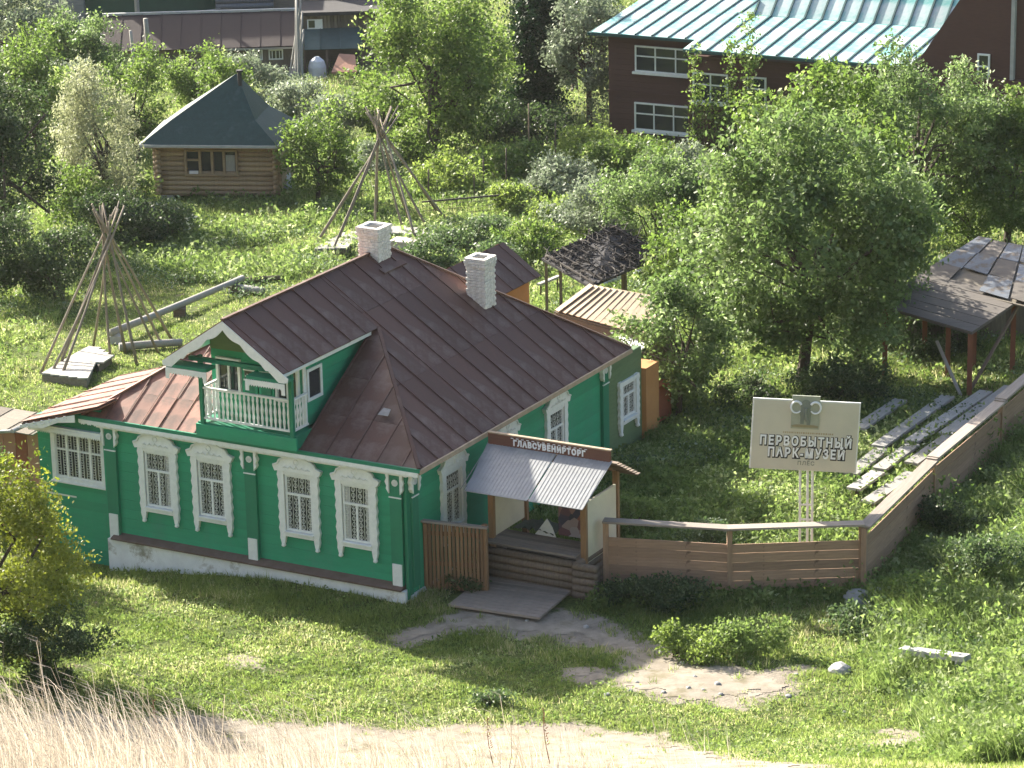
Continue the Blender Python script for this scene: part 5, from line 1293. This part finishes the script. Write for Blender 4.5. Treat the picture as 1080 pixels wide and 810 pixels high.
# broad weeds near the path and the fence
for i, (x, y, tp, w, sp, lb) in enumerate(((717, 694, 656, 52, 'lime', 'bright leafy weed clump at the edge of the bare path'), (742, 700, 672, 40, 'lime', 'second bright weed clump beside the path'),
        (787, 692, 650, 76, 'weed', 'tall grassy weed clump below the front plank fence'), (520, 745, 728, 34, 'burdock', 'grey-leaved weed rosette in the lawn before the kiosk'),
        (905, 664, 640, 70, 'burdock', 'broad-leaved weeds below the fence corner'), (957, 640, 610, 60, 'lime', 'leafy weeds in the bank beside the fence corner'),
        (745, 590, 548, 60, 'burdock', 'nettles behind the front plank fence'), (668, 560, 525, 60, 'weed', 'nettles between the kiosk and the front fence'),
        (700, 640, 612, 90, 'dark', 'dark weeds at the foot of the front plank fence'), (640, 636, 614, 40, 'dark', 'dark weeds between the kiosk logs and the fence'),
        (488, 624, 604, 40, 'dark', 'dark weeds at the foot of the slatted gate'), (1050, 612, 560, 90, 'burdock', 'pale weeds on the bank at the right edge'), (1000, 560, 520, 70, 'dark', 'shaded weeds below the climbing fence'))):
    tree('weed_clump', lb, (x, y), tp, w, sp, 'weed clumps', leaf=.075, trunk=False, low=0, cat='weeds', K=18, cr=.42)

# ------------------------------------------------------------ grass
def blades(P, H, n, rad, wid, lean, rg, bend=.5, tip_w=0.0, heading=None):
    """n bent blades per tuft as single triangles (two per blade: lower quad kept out for cheapness)"""
    N = len(P); tot = N*n
    base = np.repeat(P, n, 0)
    a = rg.uniform(0, 2*math.pi, tot); r = rad*np.sqrt(rg.random(tot))
    base = base+np.stack([r*np.cos(a), r*np.sin(a), np.zeros(tot)], 1)
    h = np.repeat(H, n)*rg.uniform(.55, 1.15, tot)
    la = rg.uniform(0, 2*math.pi, tot); l = h*lean*rg.random(tot)
    tip = base+np.stack([l*np.cos(la), l*np.sin(la), h], 1)
    if heading is not None: tip = tip+h[:, None]*np.array(heading)
    wa = rg.uniform(0, math.pi, tot); w = (wid*rg.uniform(.6, 1.3, tot))[:, None]*np.stack([np.cos(wa), np.sin(wa), np.zeros(tot)], 1)
    return base, tip, w, tot
def scatter(n, x0, x1, y0, y1, rg):
    x = rg.uniform(x0, x1, n); y = rg.uniform(y0, y1, n); z = T(x, y); P = np.stack([x, y, z], 1)
    u, v = proj(P); ok = (u > -25) & (u < 1105) & (v > -20) & (v < 850)
    return P[ok], u[ok], v[ok]
def hx(P): return P[:, 0]*HX[0]+P[:, 1]*HX[1], P[:, 0]*HY[0]+P[:, 1]*HY[1]
def free(P):
    X, Y = hx(P)
    f = ~((X > -11.5) & (X < .1) & (Y > -.2) & (Y < 15.5))
    f &= ~((X > .75) & (X < 4.0) & (Y > -.05) & (Y < 4.2))
    return f
rg = np.random.default_rng(5)
def tri_mesh(name, label, segs, m, cat='grass'):
    V = []; rn = []
    for base, tip, w, tot in segs:
        V.append(np.stack([base-w, base+w, tip], 1).reshape(-1, 3)); rn.append(np.clip(rg.random(tot)*.75+.22+.3*vnoise(base[:, 0], base[:, 1], .55), 0, 1))
    me = raw_mesh(name, np.concatenate(V), 3, m, np.concatenate(rn))
    o = link(bpy.data.objects.new(name, me), None, Matrix.Identity(4)); tag(o, label, cat, kind='stuff'); return o
# short turf in front of the house
P, u, v = scatter(90000, -13, 17, -21, 8, rg); b_ = bare(P[:, 0], P[:, 1]); nz = vnoise(P[:, 0], P[:, 1], .8)
nz2 = vnoise(P[:, 0]+4, P[:, 1], 2.6)
keep = free(P) & (rg.random(len(P)) < np.clip(.45-b_*1.3, .03, 1)) & (rg.random(len(P)) < np.clip(.62+.5*nz+.35*nz2, .06, 1)*(1-.5*dryness(P[:, 0], P[:, 1])))
P = P[keep]; H = .05+.06*rg.random(len(P))**2+.10*np.clip(vnoise(P[:, 0], P[:, 1], 1.6), 0, 1)
segs = [blades(P, H, 9, .13, .011, .9, rg)]
X, Y = hx(P); dk = (Y > -2.0) & (X < 10) & (rg.random(len(P)) < .6)
segs.append(blades(P[dk], H[dk]*1.6+.05, 9, .16, .013, .8, rg))
tri_mesh('lawn_grass', 'short green turf before the house and along the path', segs, LM['lawn'])
# rougher grass in the gardens
P, u, v = scatter(80000, -24, 26, 5, 60, rg); P2, _, _ = scatter(30000, -36, 36, 58, 112, rg); P = np.concatenate([P, P2])
nz = vnoise(P[:, 0], P[:, 1], .45); X, Y = hx(P)
mown = ((X < -12) & (Y < 28) & (X+Y*.55 > -14.5)) | ((P[:, 0] > -9) & (P[:, 0] < 2) & (P[:, 1] > 20) & (P[:, 1] < 36))
keep = free(P) & (rg.random(len(P)) < np.clip(.8+.4*nz, .25, 1)); P = P[keep]; mown = mown[keep]; nz = nz[keep]
H = np.where(mown, .09, .24+.16*np.clip(nz, -.6, 1))*rg.uniform(.7, 1.3, len(P))*(1+.6*sstep(30, 60, P[:, 1]))
segs = [blades(P[mown], H[mown], 9, .16, .014, .9, rg), blades(P[~mown], H[~mown], 6, .22, .012, 1.1, rg)]; HERB = [(P[~mown], H[~mown]*.8, 4, .075), (P[mown], H[mown]*.6, 2, .045)]
tri_mesh('meadow_grass', 'rough garden grass behind and beside the house', segs, LM['lawn'])
# tall weeds on the bank at the right, along the fences and in the upper garden
P, u, v = scatter(110000, 8, 26, -18, 14, rg); d = P[:, 0]-(12.2+.51*np.maximum(P[:, 1]+1, 0)); nz = vnoise(P[:, 0], P[:, 1], .7)
keep = (rg.random(len(P)) < sstep(-1.6, .5, d+.6*nz)) & (rg.random(len(P)) < np.clip(.7+.5*nz, .1, 1)) & (bare(P[:, 0], P[:, 1]) < -.1)
P = P[keep]; nz = nz[keep]; H = (.42+.46*np.clip(nz+.3*vnoise(P[:, 0], P[:, 1], 2.2), -.6, 1))*rg.uniform(.5, 1.5, len(P))
segs = [blades(P, H, 7, .24, .011, 1.1, rg, heading=(-.15, -.1, 0))]; HERB.append((P, H*.95, 7, .07))
P, u, v = scatter(26000, -12, 12, 26, 62, rg); nz = vnoise(P[:, 0], P[:, 1], .4)
P = P[(nz > -.1) & (P[:, 1] > 33)]; H = rg.uniform(.2, .6, len(P)); segs.append(blades(P, H, 4, .2, .016, .8, rg)); HERB.append((P, H, 6, .09))
P, u, v = scatter(9000, 4.5, 15, -1, 16, rg); P = P[free(P)]; H = rg.uniform(.12, .40, len(P)); segs.append(blades(P, H, 3, .2, .014, .8, rg)); HERB.append((P, H, 9, .07))
tri_mesh('tall_weeds', 'tall green weeds on the right bank and in the gardens', segs, LM['weed'], 'weeds')
P, u, v = scatter(70000, -13, 16, -17, 6, rg); b_ = bare(P[:, 0], P[:, 1]); nz = vnoise(P[:, 0]+2, P[:, 1]+7, 1.4)
P = P[free(P) & (b_ < -.05) & (rg.random(len(P)) < np.clip(.35+.6*nz, .03, 1)*(1-dryness(P[:, 0], P[:, 1])))]; HERB.append((P, .05+.10*rg.random(len(P)), 4, .045))
HP = []; HR = []; HS = []
for P, H, n, sz in HERB:
    Q_ = np.repeat(P, n, 0); hh = np.repeat(H, n)*np.clip(.45+.75*vnoise(Q_[:, 0], Q_[:, 1], 2.7)+.3*rg.normal(size=len(Q_)), .08, 1.5)
    HP.append(Q_+np.stack([rg.normal(size=len(Q_))*.13, rg.normal(size=len(Q_))*.13, hh], 1)); HS.append(np.full(len(Q_), sz))
    HR.append(np.clip(rg.random(len(Q_))*.7+.2+.35*vnoise(Q_[:, 0], Q_[:, 1], .6), 0, 1))
HP = np.concatenate(HP); HS = np.concatenate(HS); HR = np.concatenate(HR)
me = raw_mesh('herbage', leaves(HP, HS*1.6, rg, 0, .75, True), 3, LM['weed'], HR)
tag(link(bpy.data.objects.new('herbage', me), None, Matrix.Identity(4)), 'low leafy herbs growing through all the grass', 'herbs', kind='stuff')
# broad leaves among them
P, u, v = scatter(26000, 8, 26, -16, 14, rg); d = P[:, 0]-(12.2+.51*np.maximum(P[:, 1]+1, 0)); nz = vnoise(P[:, 0]+9, P[:, 1], .6)
P = P[(d > -.8) & (nz > .1)]; A = P
P, u, v = scatter(60000, -22, 24, 8, 60, rg); nz = vnoise(P[:, 0]+3, P[:, 1]+5, .5); X, Y = hx(P)
P = P[free(P) & (nz > .25) & ((P[:, 1] > 30) | (P[:, 0] > 4) | (X < -24))]
P = np.repeat(np.concatenate([A, P]), 5, 0); P = P+rg.normal(size=P.shape)*(.14, .14, 0)+np.stack([0*P[:, 0], 0*P[:, 0], rg.uniform(.05, .45, len(P))], 1)
me = raw_mesh('broad_weeds', leaves(P, .10, rg, 0, .6), 4, LM['burdock'], rg.random(len(P)))
tag(link(bpy.data.objects.new('broad_weeds', me), None, Matrix.Identity(4)), 'broad-leaved weeds spread through the rough grass', 'weeds', kind='stuff')
# dry grass on the slope towards the camera
P, u, v = scatter(60000, -12, 12, -50, -14.5, rg)
# keep points whose stalks can reach the frame
x = P[:, 0]; y = P[:, 1]
u2, v2 = proj(P+(0, 0, 1.2)); keepf = (v2 < 830)
dr = dryness(x, y); clump = np.clip(.45+.65*vnoise(x, y, 1.1), .03, 1)
k_ = keepf & (rg.random(len(P)) < dr*clump**1.6*.60*np.interp(u, [0, 150, 400, 700, 900], [.95, .36, .12, .03, .0])*np.interp(P[:, 1], [-24, -16], [1, .35]))
P = P[k_]; u = u[k_]
H = rg.uniform(.3, 1.0, len(P))**1.3*np.interp(u, [0, 90, 300, 600, 900], [1.75, 1.55, 1.2, .9, .5])*np.interp(P[:, 1], [-26, -16], [1, .6])
n = 6; base, tip, w, tot = blades(P, H, n, .16, .0042, .45, rg, heading=(-.20, .02, 0))
mid = base+(tip-base)*.55+np.array([.05, 0, .06])*np.repeat(H, n)[:, None]
drp = tip+np.array([-.09, .02, .03])*np.repeat(H, n)[:, None]
Q1 = np.stack([base-w, base+w, mid+w*.8, mid-w*.8], 1); Q2 = np.stack([mid-w*.8, mid+w*.8, tip+w*.6, tip-w*.6], 1); Q3 = np.stack([tip-w*1.3, tip+w*1.3, drp+w*.5, drp-w*.5], 1)
rn = rg.random(tot)
me = raw_mesh('dry_grass', np.concatenate([Q1, Q2, Q3]).reshape(-1, 3), 4, LM['dry'], np.concatenate([rn, rn, np.clip(rn+.3, 0, 1)]))
tag(link(bpy.data.objects.new('dry_grass', me), None, Matrix.Identity(4)), 'tall bleached dry grass on the slope in the foreground', 'grass', kind='stuff')
P, u, v = scatter(50000, -12, 12, -26, -12.5, rg); P = P[(rg.random(len(P)) < dryness(P[:, 0], P[:, 1])*.15) & (bare(P[:, 0], P[:, 1]) < .1)]
H = rg.uniform(.12, .3, len(P))
Pw, uw, vw = scatter(5000, -12, 9, -17, -10.5, rg); Pw = Pw[rg.random(len(Pw)) < .10*np.clip(.6+vnoise(Pw[:, 0], Pw[:, 1], 1.2), 0, 1)*sstep(9, 2, Pw[:, 0])]
tri_mesh('wispy_stems', 'pale wispy grass stems rising over the lawn', [blades(Pw, rg.uniform(.5, 1.1, len(Pw)), 5, .10, .006, .3, rg, heading=(-.2, 0, 0))], LM['dry'])
tri_mesh('straw', 'short straw-coloured stubble along the sandy track', [blades(P, H, 7, .18, .007, .9, rg)], LM['dry'])
# a few tall dead stems
for i, (x, y, h) in enumerate(((172, 806, 1.15), (198, 812, .7), (520, 812, .8), (580, 815, .95))):
    p = gp(x, min(y, 806)); p = p+np.array([0, -.0, 0])
    t = thing('dead_stem', ['tall brown seed stem standing in the bleached grass at lower left', 'short brown seed stem right of the tall one', 'bent brown stem in the dry grass below the lawn', 'brown forked stem at the right end of the dry grass'][i], 'dry stem', tuple(p))
    a = rod('stem', p, p+np.array([-.12*h, 0, h*1.3]), .012, .005, M['brownpost'], t, 5, .04)
    mb = MB()
    for j in range(14): f = .35+.65*j/14; c = p+np.array([-.12*h, 0, h*1.3])*f; mb.tube([c, c+np.array([random.uniform(-.06, .06), random.uniform(-.04, .04), .04])], [.012, .006], 4)
    mb.make('seed_heads', M['brownpost'], t)

mh = bpy.data.materials.new('haze_air'); mh.use_nodes = True; hn = mh.node_tree.nodes; hn.remove(hn['Principled BSDF'])
pv = hn.new('ShaderNodeVolumePrincipled'); pv.inputs['Color'].default_value = (.93, .96, 1, 1); pv.inputs['Density'].default_value = .00006; pv.inputs['Anisotropy'].default_value = .3
mh.node_tree.links.new(pv.outputs[0], hn['Material Output'].inputs['Volume'])
hz = MB().box(-950, -450, -40, 950, 1250, 40).make('haze', mh); tag(hz, 'thin morning haze over the whole garden', kind='stuff')
